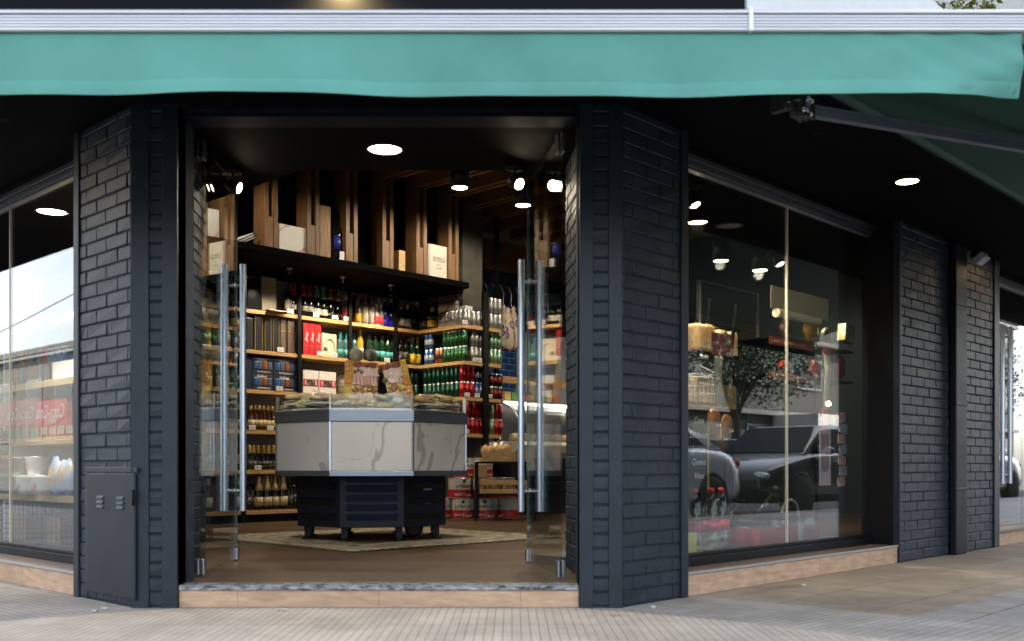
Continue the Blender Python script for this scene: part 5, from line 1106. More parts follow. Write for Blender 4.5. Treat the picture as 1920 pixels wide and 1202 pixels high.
def strip(label, c, y, p0, p1, w, mat=paper, name='paper_strip', cat='paper', cols=None):
    z0, z1 = zr(c, y, p1), zr(c, y, p0); m = MB(); n = 14; vs = []
    for i in range(n + 1):
        z = z0 + (z1 - z0) * i / n; yy = .010 * math.sin(3.4 * i / n + c); vs += [(-w / 2, yy, z - z0), (w / 2, yy + .004, z - z0)]
    vs = [(a_, abs(b_) + .001, c_) for a_, b_, c_ in vs]; m.add(vs, [(i * 2, i * 2 + 1, i * 2 + 3, i * 2 + 2) for i in range(n)], 0, True)
    o = build(name, m, mat, None, fr(c, y, z0)); q = o.modifiers.new('thickness', 'SOLIDIFY'); q.thickness = .0015
    return tag(o, label, cat), z1 - z0
strip('plain cream paper strip hanging below the bread rack card', 1350, .222, 668, 758, .085)
strip('plain cream paper strip hanging from the red tag at right', 1553, .222, 662, 768, .075)
# hanging snack bags under the left strip
for i, (c, p) in enumerate(((1338, 775), (1362, 785), (1352, 800))):
    t = thing('snack_bag', 'brown glossy snack bag below the left paper strip, ' + ('left one', 'right one', 'lowest one')[i], 'snack bag', fr(c, .46 + .01 * i, zr(c, .46, p + 45)), 'brown snack bags')
    m = MB(); m.blob((0, 0, .085), (.062, .028, .085), jit=.06, seed=i); build('bag', m, P('brown_foil', (.17, .06, .02), .3, .3, col2=(.32, .14, .05), thr=(.4, .7), vs=18), t)
    text('Saw', .035, white_ink, t, T((0, -.031, .07)), shear=.2)
# white wire basket on a small wooden shelf at the left edge
bs = thing('wire_basket', 'white wire basket on a small wooden shelf at the left window edge', 'basket', fr(1308, .36, zr(1308, .36, 756)))
wh = P('white_wire', (.70, .70, .68), .45); hb = .15
for nm_, y in (('front_grid', -.07), ('rear_grid', .07)):
    m = MB()
    for k in range(9): x = -.09 + k * .0215; m.tube([(x * .86, y * .8, 0), (x, y, hb)], .0022, 5)
    for k in range(4): z = hb * k / 3; f = .86 + .14 * k / 3; m.tube([(-.09 * f, y * (.8 + .2 * k / 3), z), (.086 * f, y * (.8 + .2 * k / 3), z)], .0026 if k < 3 else .005, 5)
    build(nm_, m, wh, bs)
for nm_, x in (('end_grid', -.09), ('end_grid', .084)):
    m = MB()
    for k in range(6): y = -.07 + k * .028; m.tube([(x * .86, y * .8, 0), (x, y, hb)], .0022, 5)
    for k in range(4): z = hb * k / 3; f = .86 + .14 * k / 3; m.tube([(x * f, -.07 * f, z), (x * f, .07 * f, z)], .0026 if k < 3 else .005, 5)
    build(nm_, m, wh, bs)
m = MB(); m.tube([(-.10, -.07, hb + .045), (.10, -.07, hb + .002)], .005, 6); build('handle', m, wh, bs)
sh = tag(build('wall_ledge', MB().box(-.22, .055, -.09, .10, -.03, -.001), wood, None, fr(1308, .36, zr(1308, .36, 756)), .003), 'small pine ledge under the white wire basket', 'ledge')
cb = thing('chalkboard', 'black chalkboard lettered in white below the wooden ledge', 'chalkboard', fr(1306, .40, zr(1306, .40, 925)))
hc = zr(1306, .40, 778) - zr(1306, .40, 925)
m = MB(); m.box(-.10, .105, 0, .012, 0, hc); build('board', m, P('slate', (.012, .012, .012), .7), cb)
m = MB(); m.box(.1055, .12, -.004, .014, 0, hc); build('side_rail', m, wood, cb)
for i, (w_, z) in enumerate((('Casa', .93), ('Sandwich', .74), ('Jamon', .56), ('Queso', .40), ('Vino', .22))): text(w_, .05, white_ink, cb, T((.02, -.0015, hc * z)), shear=.2)
# dark green board with pale frame, paper sheet, roll
gbd = thing('framed_board', 'tall dark green board with a pale metal frame behind the right window', 'board', fr(1369, 1.0, zr(1369, 1.0, 800)))
gw = xat(FR, 1423, 1.0) - xat(FR, 1313, 1.0); gh = zr(1369, 1.0, 538) - zr(1369, 1.0, 800)
m = MB(); m.box(-gw / 2, gw / 2, 0, .02, 0, gh); build('board', m, P('board_green', (.004, .014, .014), .4), gbd)
for a in ((-gw / 2, -gw / 2 + .008, 0, gh), (gw / 2 - .028, gw / 2, 0, gh), (-gw / 2 + .009, gw / 2 - .029, gh - .010, gh)): m = MB(); m.box(a[0], a[1], -.006, .022, a[2], a[3]); build('frame_bar', m, P('frame_champagne', (.30, .28, .23), .35, .6), gbd)
ws_ = thing('snack_shelf', 'black two-tier snack shelf with red label strips behind the right window', 'shelf', fr(1500, .75, wz))
x0_, x1_ = xat(FR, 1440, .62) - xat(FR, 1500, .75), xat(FR, 1600, .62) - xat(FR, 1500, .75)
for p, tx in ((641, 'CLASICO DE NUESTRAS MESAS'), (703, 'SABOR DE SIEMPRE')):
    z = zr(1500, .62, p) - wz; m = MB(); m.box(x0_, x1_, -.13, .15, z - .012, z); sh = build('shelf', m, dark_metal, ws_)
    m = MB(); m.box(x0_ + .01, x0_ + .60, -.136, -.131, z - .050, z + .004); st = build('label_strip', m, P('red_strip', (.36, .045, .03), .4), sh); text(tx, .030, cream_card, st, T((x0_ + .26, -.138, z - .025)), width=.46)
for x in (x0_ + .02, x1_ - .02): m = MB(); m.box(x, x + .02, .15, .17, 0, 1.35); build('upright', m, dark_metal, ws_)
m = MB(); m.box(x0_, x1_, .171, .18, .45, 1.35); build('back_board', m, P('board_green', (0, 0, 0)), ws_)
zA, zB_ = zr(1500, .62, 640), zr(1500, .62, 702)
def pack(label, c, y, z, w, h, mat, rz=0, rx=0, seed=1, name='snack_pack', nmg=None):
    m = MB(); m.blob((0, 0, h / 2), (w / 2, .035, h / 2), jit=.05, seed=seed); return tag(build(name, m, mat, None, fr(c, y, z) @ RY(rz)), label, 'snack pack', nmg)
orange = P('orange_foil', (.48, .20, .02), .25, .3, col2=(.60, .42, .05), thr=(.45, .65), vs=16)
pack('orange glossy snack pack on the upper red-labelled shelf', 1520, .60, zA, .18, .16, orange, seed=2)
pack('dark brown snack pack left of the orange pack', 1473, .62, zA, .13, .13, P('brown_pack', (.06, .03, .03), .35, col2=(.14, .06, .05), thr=(.4, .6), vs=18), seed=3)
pack('olive gold snack pack right of the orange pack', 1549, .62, zA, .11, .13, P('olive_pack', (.12, .10, .03), .35, col2=(.02, .05, .06), thr=(.4, .6), vs=22), seed=4)
pack('blue grey snack pack on the lower shelf', 1492, .62, zB_, .13, .13, P('slate_pack', (.03, .04, .075), .4, var=.5, vs=14), seed=5)
pack('red snack pack leaning on the lower shelf', 1525, .62, zB_, .17, .12, P('red_foil_pack', (.40, .02, .02), .3, var=.3, vs=12), 35, seed=6)
pack('small red snack pack at the left end of the lower shelf', 1470, .56, zB_, .12, .065, P('red_foil_pack', (0, 0, 0)), seed=7)
pack('dark wine red snack pack at the right of the lower shelf', 1575, .62, zB_, .14, .18, P('wine_pack', (.16, .01, .02), .3, var=.3, vs=12), seed=8)
tag(build('snack_carton', MB().box(-.075, .075, -.03, .03, 0, .12), P('collage_print', (.42, .30, .05), .4, col2=(.55, .50, .46), thr=(.45, .55), vs=22), None, fr(1586, .55, zr(1586, .55, 642)) @ RY(8), .003), 'yellow and white snack carton tilted at the right shelf end', 'carton')
rt, _ = strip('red printed tag above the right paper strip', 1553, .214, 644, 665, .13, P('red_tag', (.34, .05, .06), .5, var=.3, vs=16), 'red_tag', 'tag')
zc0, zc1 = zr(1500, .26, 590), zr(1500, .26, 548)
xl_, xr_ = xat(FR, 1445, .26), xat(FR, 1553, .26)
tag(build('paper_sheet', MB().box(0, xr_ - xl_, -.001, .001, 0, zc1 - zc0), P('beige_paper', (.28, .25, .17), .7, var=.05), None, FR @ T((xl_, .26, zc0))), 'plain beige paper sheet above the paper roll in the window', 'paper')
xl_, xr_ = xat(FR, 1455, .25), xat(FR, 1534, .25); zc0 = zr(1495, .25, 595)
ro = tag(build('paper_roll', MB().tube([(0, 0, 0), (xr_ - xl_, 0, 0)], .026, 16), P('roll_paper', (.50, .43, .32), .65, var=.05), None, FR @ T((xl_, .25, zc0))), 'cream paper roll lying over the snack packs', 'paper roll')
build('red_core', MB().tube([(xr_ - xl_ + .0005, 0, 0), (xr_ - xl_ + .002, 0, 0)], .021, 14), P('red_core', (.40, .03, .03), .6), ro)
# pink notice and clutter below
def notice(o, w, h):
    for k, z in enumerate((.90, .85, .80, .75, .70, .66, .52, .47, .42, .37, .32, .27)):
        text(('HELADOS', 'BIEN FRIOS', 'PARA VOS', 'AMAMOS', 'PROMO', 'HOY')[k % 6], .026, ink if k % 6 > 3 else P('maroon_ink', (.16, .02, .05), .6), o, T((0, -.0015, h * z)), width=w * (.62 if k % 3 else .72))
z0 = zr(1549, .214, 910); z1 = zr(1549, .214, 806); o = MB().box(-.075, .075, -.001, .001, 0, z1 - z0)
nt_ = tag(build('pink_notice', o, P('pink_paper', (.60, .42, .46), .7, var=.05), None, fr(1547, .214, z0)), 'pink paper notice with lines of dark lettering on the right window', 'notice'); notice(nt_, .15, z1 - z0)
o, hh = strip('red brand tag at the top of the pink notice', 1550, .222, 765, 806, .10, P('bright_red_tag', (.48, .03, .03), .5), 'red_tag', 'tag')
for i in range(7):
    c = 1578; p = 912 - i * 20; tag(build('sachet', MB().box(-.05, .05, -.004, .004, 0, .062), [P('sachet_a', (.42, .38, .33), .4, col2=(.36, .06, .05), thr=(.45, .55), vs=24), P('sachet_b', (.30, .26, .24), .4, col2=(.05, .10, .26), thr=(.5, .6), vs=24)][i % 2], None, fr(c + (i % 2) * 3, .30, zr(c, .30, p)) @ RY((i % 3 - 1) * 5), .002), 'printed sachet in the hanging strip right of the pink notice', 'sachet', 'hanging strip of sachets')
# floor of the window: PET bottles, demijohn, crate
PETP = [(.036, .012), (.045, .0), (.050, .025), (.050, .09), (.047, .11), (.047, .17), (.051, .20), (.048, .24), (.030, .285), (.0155, .315), (.0145, .345)]
def petb(label, c, y, red=True, grp='clear plastic bottles with red labels'):
    m = MB(); m.lathe([(.001, .012)] + PETP + [(.001, .345)], 18); o = build('plastic_bottle', m, pet, None, fr(c, y, wz + .001))
    m = MB(); m.lathe([(.0478, .115), (.0478, .175)], 18); build('label', m, P('pet_red_label', (.50, .05, .07), .45, col2=(.62, .40, .40), thr=(.62, .7), vs=25), o)
    m = MB(); m.lathe([(.017, .330), (.017, .355), (.001, .357)], 14); build('cap', m, cap_red, o)
    return tag(o, label, 'plastic bottle', grp)
petb('clear plastic bottle with red label and cap, left of the pair', 1334, .36); petb('clear plastic bottle with red label and cap, right of the pair', 1352, .40); petb('clear plastic bottle behind the yellow price tag', 1303, .36)
tag(build('price_tag', MB().box(-.04, .04, -.001, .001, 0, .13), P('yellow_tag', (.62, .46, .12), .6, var=.1), None, fr(1298, .27, wz + .001)), 'yellow price tag on the first plastic bottle', 'price tag')
def demi(label, c, y, s, cap_):
    m = MB(); m.lathe([(.001, 0), (.10 * s, 0), (.125 * s, .03 * s), (.13 * s, .12 * s), (.12 * s, .20 * s), (.07 * s, .275 * s), (.03 * s, .31 * s), (.028 * s, .345 * s), (.001, .345 * s)], 20); o = build('demijohn', m, pet, None, fr(c, y, wz + .001))
    m = MB(); m.lathe([(.132 * s, .145 * s), (.137 * s, .155 * s), (.137 * s, .175 * s), (.130 * s, .185 * s)], 20); build('green_band', m, P('teal_plastic', (.03, .22, .17), .4), o)
    m = MB(); m.lathe([(.034 * s, .325 * s), (.034 * s, .37 * s), (.001, .372 * s)], 14); build('cap', m, cap_, o); return tag(o, label, 'demijohn')
demi('big clear plastic demijohn with a green band and cap', 1455, .55, .95, P('teal_plastic', (0, 0, 0))); demi('smaller clear demijohn at the left with a dark cap', 1390, .62, .75, cap_black)
cr_ = thing('red_box', 'red open box with an arched clear handle, low in the right window', 'box', fr(1482, .42, wz + .001))
rw = xat(FR, 1538, .42) - xat(FR, 1427, .42)
m = MB(); m.box(-rw / 2, rw / 2, 0, .006, 0, .10); build('front_panel', m, P('red_box_board', (.36, .05, .05), .45, var=.2, vs=8), cr_)
for s in (-1, 1): m = MB(); m.box(s * rw / 2 - (.006 if s > 0 else 0), s * rw / 2 + (0 if s > 0 else .006), .0065, .22, 0, .10); build('end_panel', m, P('red_box_board', (0, 0, 0)), cr_)
m = MB(); m.tube([(rw * .08 + .11 * math.cos(a) + .12, .10, .10 + .16 * math.sin(a) ** .6 if math.sin(a) > 0 else .10) for a in [R_(180 - k * 15) for k in range(13)]], .010, 8); build('arch_handle', m, P('pale_handle', (.34, .33, .30), .3), cr_)
m = MB(); m.box(.10, .15, -.008, -.002, 0, .12); build('paper_label', m, white_card, cr_)
tag(build('clear_tub', MB().lathe([(.001, 0), (.055, 0), (.065, .16), (.06, .165), (.001, .166)], 16), pet, None, fr(1512, .36, wz + .001)), 'clear plastic tub in front of the red box handle', 'tub')
# ================================================================== LEFT WINDOW SHELVES
def fl(c, y, z=0.): return FL @ T((xat(FL, c, y), y, z))
def zl(c, y, py): return zat(FL, xat(FL, c, y), y, py)
YL = .62
lxa, lxb = -3.45, -1.80
lsh = thing('window_shelving', 'pine display shelves filled with groceries behind the left window', 'shelving', FL @ T((-1.6, YL, ZF)))
ZL = [zl(70, YL, p) for p in (927, 821, 715, 600)]
for z in ZL: m = MB(); m.box(lxa + 1.6, lxb + 1.6, 0, .34, z - ZF - .045, z - ZF); build('shelf', m, P('pale_shelf_pine', (.55, .40, .20), .5, var=.25, vs=5, stretch=(2, 25, 25)), lsh, None, .002)
m = MB(); m.box(lxa + 1.6, lxb + 1.6, .341, .36, 0, 1.9); build('back_board', m, P('pale_back', (.30, .30, .29), .7), lsh)
for x in (lxa + 1.7, lxb + 1.55): m = MB(); m.box(x, x + .03, .05, .32, 0, 1.9); build('upright', m, white_card, lsh)
m = MB()
for k in range(26): x = lxa + 1.65 + k * .075; m.tube([(x, -.02, .02), (x, -.02, ZL[0] - ZF - .06)], .003, 4)
for k in range(8): z = .03 + k * (ZL[0] - ZF - .1) / 7; m.tube([(lxa + 1.6, -.02, z), (lxb + 1.6, -.02, z)], .003, 4)
build('wire_grid', m, P('grid_grey', (.08, .08, .08), .5), lsh)
def lrow(n, c0, c1, y): return [c0 + (c1 - c0) * i / (n - 1) for i in range(n)]
tinm = [P('dark_tin_%d' % k, c, .35, .2, var=.4, vs=30) for k, c in enumerate(((.16, .15, .12), (.22, .06, .05), (.05, .14, .15), (.05, .05, .06)))]
for i, c in enumerate(lrow(8, 30, 92, .7)):
    for k in range(2):
        m = MB(); m.lathe([(.001, 0), (.040, 0), (.042, .004), (.042, .038), (.0424, .040), (.0424, .085), (.042, .088), (.042, .118), (.038, .122), (.001, .122)], 14)
        tag(build('food_tin', m, tinm[(i + k * 2) % 4], None, fl(c, YL + .08, ZL[2] + .001 + k * .124)), 'small printed tin in the two-high row behind the left window', 'tin', 'printed tins behind the left window')
for i, c in enumerate((106, 118, 130)): tag(build('blue_tub', MB().lathe([(.001, 0), (.05, 0), (.06, .09), (.062, .095), (.001, .10)], 16), P('blue_white_tub', (.45, .5, .56), .4, col2=(.05, .2, .42), thr=(.45, .55), vs=18), None, fl(c, YL + .1, ZL[2] + .12)), 'blue and white tub on the white boxes behind the left window', 'tub', 'blue and white tubs')
for i, c in enumerate((106, 118, 130)): carton('white_carton', 'white box under the blue and white tubs', 'carton', FL, xat(FL, c, YL + .05) - .07, xat(FL, c, YL + .05) + .07, YL + .05, YL + .2, ZL[2], .118, white_card, 'white boxes under the tubs')
ban = thing('soda_banner', 'red soda banner with reversed white script stuck inside the left window', 'banner', fl(96, .26, zl(96, .26, 797)))
bw = xat(FL, 126, .26) - xat(FL, 68, .26); bh = zl(96, .26, 750) - zl(96, .26, 797)
build('sheet', MB().box(-bw / 2, bw / 2, -.001, .001, 0, bh), P('soda_red', (.75, .02, .012), .5, var=.08), ban); text('Coca-Cola', .11, white_ink, ban, T((-.02, -.0018, bh * .52)), shear=-.3, mirror=True, width=bw * .92); text('TANTO', .045, white_ink, ban, T((0, -.0018, bh * .14)), mirror=True)
ban2 = thing('soda_banner', 'faded brick red soda banner with reversed script, left of the bright one', 'banner', fl(35, .26, zl(35, .26, 797)))
build('sheet', MB().box(-.30, .25, -.001, .001, 0, bh * 1.02), P('soda_red_faded', (.36, .08, .05), .6, var=.2), ban2); text('Coca-Cola', .10, P('grey_script', (.5, .5, .47), .5), ban2, T((.02, -.0018, bh * .45)), shear=-.3, mirror=True, width=.40)
for i, c in enumerate((8, 24, 40, 57)):
    o = carton('juice_carton', 'green and terracotta drink carton below the faded banner', 'carton', FL, xat(FL, c, YL) - .052, xat(FL, c, YL) + .052, YL + .02, YL + .12, ZL[1], .27, P('terracotta_card', (.34, .13, .08), .5, var=.15), 'drink cartons below the faded banner')
    panel(o, 'green_base', -.05, .05, .004, .06, P('green_print', (.10, .28, .18), .5)); m = MB(); m.lathe([(.026, 0), (.001, .0012)], 14, 0, T((0, -.001, .115)) @ RX(90) @ Matrix.Diagonal((.9, 1.4, 1, 1))); build('picture', m, P('pale_blue_print', (.45, .56, .56), .5, var=.3, vs=40), o)
for i, c in enumerate((76, 92, 108, 124)):
    o = carton('juice_carton', 'red drink carton below the bright red banner', 'carton', FL, xat(FL, c, YL) - .052, xat(FL, c, YL) + .052, YL + .02, YL + .12, ZL[1], .22, P('maroon_card', (.26, .05, .04), .5, var=.25, vs=14), 'drink cartons below the bright red banner')
    panel(o, 'pale_band', -.05, .05, .02, .07, P('tan_print', (.40, .32, .22), .5))
for i, (c, k) in enumerate(((36, 0), (36, 1), (70, 0), (70, 1), (52, 0), (84, 0))):
    t = thing('yogurt_tub', 'white cup with round picture label on the low window shelf', 'cup', fl(c, YL + .02 - .05 * (i > 3), ZL[0] + .001 + k * .125), 'white cups in the left window')
    m = MB(); m.lathe([(.001, 0), (.060, 0), (.078, .115), (.082, .12), (.001, .124)], 18); build('cup', m, P('white_plastic', (.72, .71, .69), .4), t)
    m = MB(); m.lathe([(.030, 0), (.001, .001)], 16, 0, T((0, -.0725, .055)) @ RX(80)); build('label', m, P('fruit_label', (.40, .25, .12), .5, col2=(.5, .12, .12), thr=(.4, .6), vs=20), t)
for i, (c, l) in enumerate(((112, 'left one'), (130, 'right one'))):
    t = thing('pasta_bag', 'blue and gold cellophane bag on the low window shelf, ' + l, 'food bag', fl(c, YL + .02, ZL[0] + .001), 'blue and gold bags')
    m = MB(); m.blob((0, 0, .115), (.10, .06, .12), jit=.16, seed=i + 3); build('bag', m, P('blue_gold_bag', (.42, .30, .10), .3, col2=(.16, .30, .58), thr=(.42, .55), vs=9), t)
t = thing('letter_board', 'dark letter board with coloured words at the left window edge', 'sign', fl(8, .5, ZL[0] + .002))
build('board', MB().box(-.14, .10, 0, .01, 0, .42), P('slate', (0, 0, 0)), t)
for k, (w_, cc) in enumerate((('PASTAS', (.5, .08, .06)), ('CHOCOLATE', (.1, .4, .2)), ('TURRON', (.55, .4, .06)), ('FIDEOS', (.45, .1, .2)), ('POLENTA', (.1, .4, .2)))): text(w_, .035, P('word_ink_%d' % k, cc, .5), t, T((.0, -.0015, .36 - k * .06)), width=.15)
for i, (c, l) in enumerate(((35, 'left one'), (98, 'right one'))): carton('kraft_carton', 'brown carton under the low window shelf, ' + l, 'carton', FL, xat(FL, c, YL + .1) - .12, xat(FL, c, YL + .1) + .12, YL + .1, YL + .3, ZF, .18, P('kraft_board', (0, 0, 0)), 'brown cartons under the window shelf')
# ================================================================== PLANTS ON THE PARAPET
def plant(label, c, Yd, sp, mat, seed, h=.42, w=.22, fl_=None):
    rnd = random.Random(seed); x = xat(FR, c, -.40); z0 = zpar - .05
    t = thing('parapet_plant', label, 'plant', FR @ T((x, -.40 + Yd, z0)), 'plants on the parapet')
    m = MB()
    for k in range(1500):
        a, r, z = rnd.uniform(0, 6.28), w * rnd.random() ** .5, h * rnd.random(); s = rnd.uniform(.018, .040) * sp
        X = T((r * math.cos(a), r * math.sin(a) - .03, z)) @ Matrix.Rotation(rnd.uniform(0, 6.28), 4, 'Z') @ Matrix.Rotation(rnd.uniform(-1.2, 1.2), 4, 'X') @ Matrix.Rotation(rnd.uniform(-1, 1), 4, 'Y')
        m.add([X @ Vector(v) for v in ((0, 0, 0), (s * .35, s * .5, .002), (0, s * 1.3, -.004), (-s * .35, s * .5, .002))], [(0, 1, 2, 3)])
    build('foliage', m, mat, t, normals=False)
    m = MB()
    for k in range(7): a = rnd.uniform(0, 6.28); m.tube([(0, 0, 0), (w * .3 * math.cos(a), w * .3 * math.sin(a), h * .5), (w * .7 * math.cos(a), w * .7 * math.sin(a), h * .9)], .004, 5)
    build('stem', m, P('green_stem', (.08, .10, .03), .7), t)
    if fl_:
        for k in range(5):
            m = MB(); bx_, bz = rnd.uniform(-w * .6, w * .6), rnd.uniform(.12, h * .8)
            for q in range(6): X = T((bx_, -w * .8, bz)) @ RX(75) @ RZ(q * 60); m.add([X @ Vector(v) for v in ((0, 0, 0), (.014, .018, .004), (0, .036, 0), (-.014, .018, .004))], [(0, 1, 2, 3)])
            build('blossom', m, fl_, t, normals=False)
lf = lambda n, c: P(n, c, .55, var=.4, vs=14)
plant('yellow-green bush above the white parapet, nearest its sloping edge', 1790, 0, 1.1, lf('yellow_green_leaf', (.16, .17, .03)), 1)
plant('second yellow-green bush on the parapet beside the grasses', 1830, .02, .9, lf('yellow_green_leaf', (0, 0, 0)), 2)
plant('fine green grassy plant on the parapet', 1868, 0, 1.6, lf('grass_leaf', (.06, .10, .03)), 3)
plant('plant with pink blossoms at the right end of the parapet', 1905, 0, 1.0, lf('mid_leaf', (.07, .12, .035)), 4, fl_=P('pink_petal', (.60, .06, .40), .5))
# ================================================================== STREET SEEN IN THE WINDOW REFLECTIONS
def sedan(label, M_, paint, L=4.6):
    t = thing('parked_car', label, 'car', M_, 'cars parked along the kerb')
    W = .89
    st = [(-2.30, .35, .55, .72, .70), (-2.22, .26, .60, .86, .80), (-1.95, .22, .74, .97, .86), (-1.55, .20, .80, 1.00, .88), (-1.25, .20, .84, 1.01, .89), (-.55, .20, .86, 1.01, .89), (.1, .20, .87, 1.0, .89), (.75, .20, .86, .98, .89), (1.10, .20, .83, .95, .88), (1.6, .21, .76, .86, .86), (2.0, .23, .68, .78, .82), (2.22, .28, .58, .68, .74), (2.30, .36, .52, .58, .62)]
    m = MB(); vs = []
    for (x, zb_, zm, zt, w) in st:
        w *= W / .89
        ring = [(0, zb_), (w * .80, zb_), (w * .97, zb_ + .10), (w, (zb_ + zm) / 2), (w * .985, zm), (w * .93, zt - .02), (w * .75, zt + .012), (0, zt + .03)]
        vs += [(x, y, z) for y, z in ring] + [(x, -y, z) for y, z in ring[-2:0:-1]]
    n = 14; fs = [(i * n + k, i * n + (k + 1) % n, (i + 1) * n + (k + 1) % n, (i + 1) * n + k) for i in range(len(st) - 1) for k in range(n)] + [tuple(range(n - 1, -1, -1)), tuple(range((len(st) - 1) * n, len(st) * n))]
    m.add(vs, fs, 0, True); body = build('body', m, paint, t); sb = body.modifiers.new('smooth', 'SUBSURF'); sb.levels = 1; sb.render_levels = 2
    gh = P('car_glass', (.005, .008, .009), .1, spec=.06)
    cabs = [(-1.75, 1.00, 1.00, .76), (-1.05, 1.36, .99, .64), (-.3, 1.43, .99, .60), (.35, 1.40, .98, .61), (1.08, .95, .94, .76)]
    m = MB(); vs = []
    for (x, zt, zb_, w) in cabs: vs += [(x, -w - (.07 if zt > 1.1 else 0), zb_ + .0), (x, -w, zt - .05 if zt > 1.1 else zt), (x, -w * .8, zt), (x, w * .8, zt), (x, w, zt - .05 if zt > 1.1 else zt), (x, w + (.07 if zt > 1.1 else 0), zb_)]
    n = 6; m.add(vs, [(i * n + k, i * n + k + 1, (i + 1) * n + k + 1, (i + 1) * n + k) for i in range(len(cabs) - 1) for k in range(n - 1)], 0, True); build('roof', m, paint, t)
    def q(name, pts, mat): mm = MB(); mm.add(pts, [tuple(range(len(pts)))]); o = build(name, mm, mat, t); s = o.modifiers.new('thickness', 'SOLIDIFY'); s.thickness = .012; s.offset = 1; return o
    q('windscreen', [(.44, -.56, 1.385), (.44, .56, 1.385), (1.04, .70, .985), (1.04, -.70, .985)], gh); q('rear_window', [(-1.10, .58, 1.34), (-1.10, -.58, 1.34), (-1.68, -.70, 1.035), (-1.68, .70, 1.035)], gh)
    for s in (-1, 1):
        for a in ([(-.95, 1.30), (-.30, 1.36), (-.30, 1.03), (-1.35, 1.03)], [(-.22, 1.36), (.32, 1.33), (.86, 1.02), (-.22, 1.02)]):
            pts = [(x, s * (.605 + (.07 + .10) * (1.36 - z) / .36 + .012), z) for x, z in a]; q('side_window', pts if s > 0 else pts[::-1], gh)
        for x in (-1.38, 1.42):
            w = MB(); w.lathe([(.20, -.10), (.30, -.095), (.325, -.05), (.325, .05), (.30, .095), (.20, .10)], 26, 0, T((x, s * .80, .325 - .0)) @ RX(90)); wl = build('wheel', w, P('tyre_rubber', (.012, .012, .012), .8), t)
            w = MB(); w.lathe([(.21, -.085), (.20, .085), (.06, .07), (.001, .075)], 20, 0, T((x, s * .805, .325)) @ RX(-90 * s)); build('rim', w, steel, wl)
            w = MB(); w.lathe([(.36, -.02), (.37, .012), (.335, .014)], 26, 0, T((x, s * .872, .325)) @ RX(-90 * s)); build('wheel_arch', w, black, t)
        h = MB(); h.blob((2.14, s * .60, .62), (.10, .17, .075), 10, jit=0, seed=1); build('headlight', h, P('headlamp_glass', (.42, .44, .46), .08, .5, var=.3, vs=20), t)
        h = MB(); h.blob((-2.22, s * .60, .80), (.06, .17, .08), 10, jit=0, seed=1); build('tail_light', h, P('tail_red', (.35, .02, .02), .2), t)
        h = MB(); h.blob((.80, s * .98, 1.0), (.07, .10, .06), 10, jit=0, seed=1); build('mirror', h, paint, t)
        for x in (-.75, .25): h = MB(); h.box(x, x + .18, s * .885, s * .91, .83, .86); build('door_handle', h, steel, t, None, .005)
    h = MB(); h.box(2.245, 2.30, -.36, .36, .50, .62); build('grille', h, black, t, None, .01); h = MB(); h.box(2.27, 2.315, -.38, .38, .605, .625); build('chrome_bar', h, steel, t, None, .004)
    h = MB(); h.box(2.29, 2.315, -.22, .22, .38, .46); build('number_plate', h, white_card, t); h = MB(); h.box(-2.33, -2.29, -.22, .22, .52, .62); build('number_plate', h, white_card, t)
    return t
kb = -.14
sedan('dark parked sedan mirrored in the right shop window', FR @ T((11.5, -4.95, kb)) @ RZ(180), P('dark_car_paint', (.008, .009, .012), .18, .2, coat=.6))
sedan('silver parked car whose rear is mirrored beside the right brick pillar', FR @ T((6.35, -4.95, kb)) @ RZ(180), P('silver_car_paint', (.58, .62, .68), .25, .15, coat=1))
sedan('pale blue car on the far side of the street, mirrored small', FR @ T((17.5, -9.6, kb)) @ RZ(180), P('blue_car_paint', (.20, .28, .40), .25, .3, coat=1))
sedan('silver car mirrored in the far glass door', FR @ T((17.8, -4.95, kb)) @ RZ(180), P('silver_car_paint', (0, 0, 0)))
def building(label, F, x0, x1, y0, y1, h, mat, floors, cols, gm):
    t = thing('street_building', label, 'building', F @ T(((x0 + x1) / 2, (y0 + y1) / 2, kb)), 'buildings across the street'); w, d_ = x1 - x0, y1 - y0
    build('wall', MB().box(-w / 2, w / 2, -d_ / 2, d_ / 2, 0, h), mat, t)
    for i in range(floors):
        for k in range(cols):
            cx = -w / 2 + w * (k + .5) / cols; z = h * (i + .3) / floors; ww = w / cols * .55; wh_ = h / floors * .5
            m = MB(); m.box(cx - ww / 2, cx + ww / 2, d_ / 2 + .004, d_ / 2 + .05, z, z + wh_); wn = build('window', m, P('far_frame', (.22, .215, .21), .5), t)
            m = MB(); m.box(cx - ww / 2 + .1, cx + ww / 2 - .1, d_ / 2 + .051, d_ / 2 + .06, z + .1, z + wh_ - .1); build('pane', m, gm, wn)
        m = MB(); m.box(-w / 2, w / 2, d_ / 2 + .004, d_ / 2 + .30, h * (i + 1) / floors - .25, h * (i + 1) / floors - .08); build('string_course', m, P('course_grey', (.17, .165, .16), .7), t)
    m = MB(); m.box(-w / 2 - .2, w / 2 + .2, -d_ / 2 - .2, d_ / 2 + .32, h, h + .35); build('cornice', m, mat, t); return t
wg = P('far_pane', (.03, .035, .04), .08, spec=.7)
building('grey shopfront building across the street, mirrored in the right window', FR, 14, 60, -30, -17, 9, P('grey_render', (.055, .053, .05), .8, var=.2, vs=.6), 3, 12, wg)
shp = thing('shop_canopy', 'white canopy with a string of small lamps across the street', 'canopy', FR @ T((41, -16.2, 2.0)))
build('canopy', MB().prism([(-9, -.7), (9, -.7), (9, 1.2), (-9, 1.2)], .0, .62), P('white_canvas', (.66, .66, .64), .8), shp)
for k in range(14): build('bulb', MB().blob((-8.5 + k * 1.25, 1.35, 1.0 + .12 * math.sin(k * 1.3)), (.09, .09, .09), 6, jit=0), lamp_warm, shp)
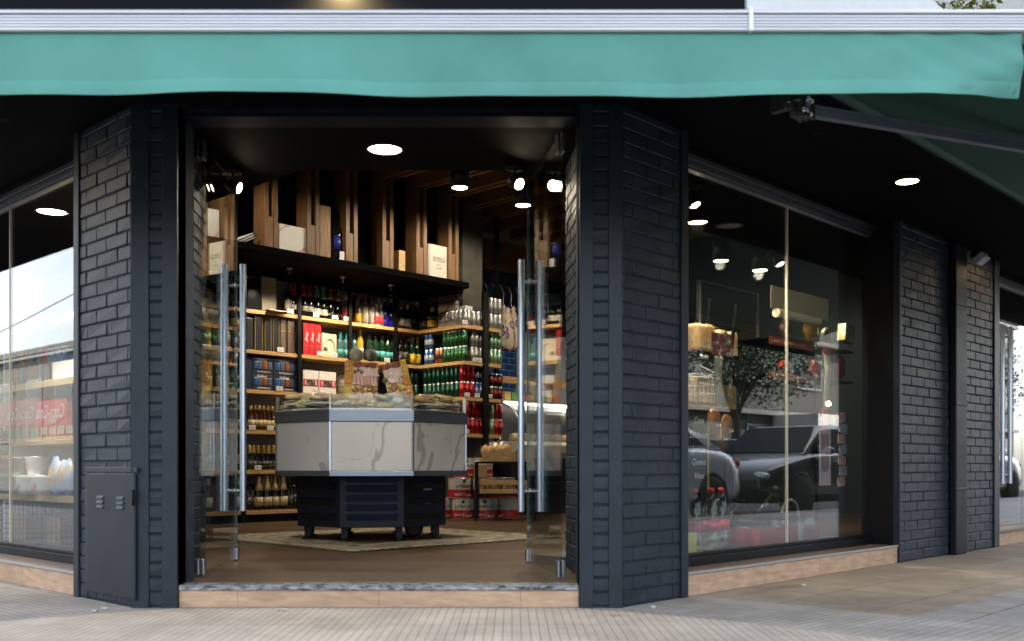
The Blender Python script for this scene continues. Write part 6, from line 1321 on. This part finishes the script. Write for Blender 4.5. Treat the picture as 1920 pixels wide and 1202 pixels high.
def tree(label, Mx, h, r, seed, leaf):
    rnd = random.Random(seed); t = thing('street_tree', label, 'tree', Mx, 'trees across the street'); m = MB()
    m.tube([(0, 0, 0), (.05, .02, h * .25), (-.03, .05, h * .5)], [.20, .15, .11], 9)
    ctr = []
    for k in range(9):
        a = k * 2.4; e = Vector((r * .6 * math.cos(a), r * .6 * math.sin(a), h * rnd.uniform(.55, .9))); m.tube([(-.02, .04, h * (.3 + .02 * k)), e * .5 + Vector((0, 0, h * .25)), e], [.08, .05, .02], 6); ctr.append(e)
    build('trunk', m, P('bark', (.10, .075, .05), .9, var=.3, vs=8, bump=.6, bs=20), t)
    m = MB()
    for c in ctr + [Vector((0, 0, h * .8)), Vector((0, 0, h * .62))]:
        for k in range(900):
            v = Vector((rnd.gauss(0, 1), rnd.gauss(0, 1), rnd.gauss(0, .8))); v = c + v.normalized() * (r * .5 * rnd.random() ** .4); s = rnd.uniform(.06, .125)
            X = T(v) @ Matrix.Rotation(rnd.uniform(0, 6.28), 4, 'Z') @ Matrix.Rotation(rnd.uniform(-1.2, 1.2), 4, 'X')
            m.add([X @ Vector(q_) for q_ in ((0, 0, 0), (s * .5, s * .6, .01), (0, s * 1.3, 0), (-s * .5, s * .6, .01))], [(0, 1, 2, 3)])
    build('crown', m, leaf, t, normals=False); return t
lfm = P('street_leaf', (.035, .075, .018), .6, var=.5, vs=1.2)
tree('green street tree mirrored left of the window joint', FR @ T((24.5, -14, kb)), 6.5, 2.6, 1, lfm); tree('second street tree further along the far pavement', FR @ T((44, -14, kb)), 7, 2.6, 2, lfm)
building('low pale building far down the left street, mirrored in the left window', FL, -75, -34, -34, -24, 8.0, P('pale_render', (.10, .095, .085), .8, var=.1, vs=.6), 1, 9, wg)
building('pale apartment block with balconies across the left street', FL, -33, -22, -34, -24, 15, P('pale_block', (.46, .45, .44), .8, var=.1, vs=.6), 5, 3, wg)
pole = thing('utility_pole', 'slim pole carrying dark cables across the left street', 'pole', FL @ T((-14, -9, kb)))
build('pole', MB().tube([(0, 0, 0), (0, 0, 7)], [.12, .07], 10), P('pole_wood', (.12, .10, .08), .8), pole)
for k, (dx, dz) in enumerate(((-30, -2.6), (-30, -3.6), (14, -1.2), (-22, 1.5))):
    m = MB(); m.tube([(dx * f, -8 * f * (k % 2), 6.5 - .3 * k + dz * f - 2.2 * f * (1 - f)) for f in [q_ / 10 for q_ in range(11)]], .014, 5); build('cable', m, black, pole)
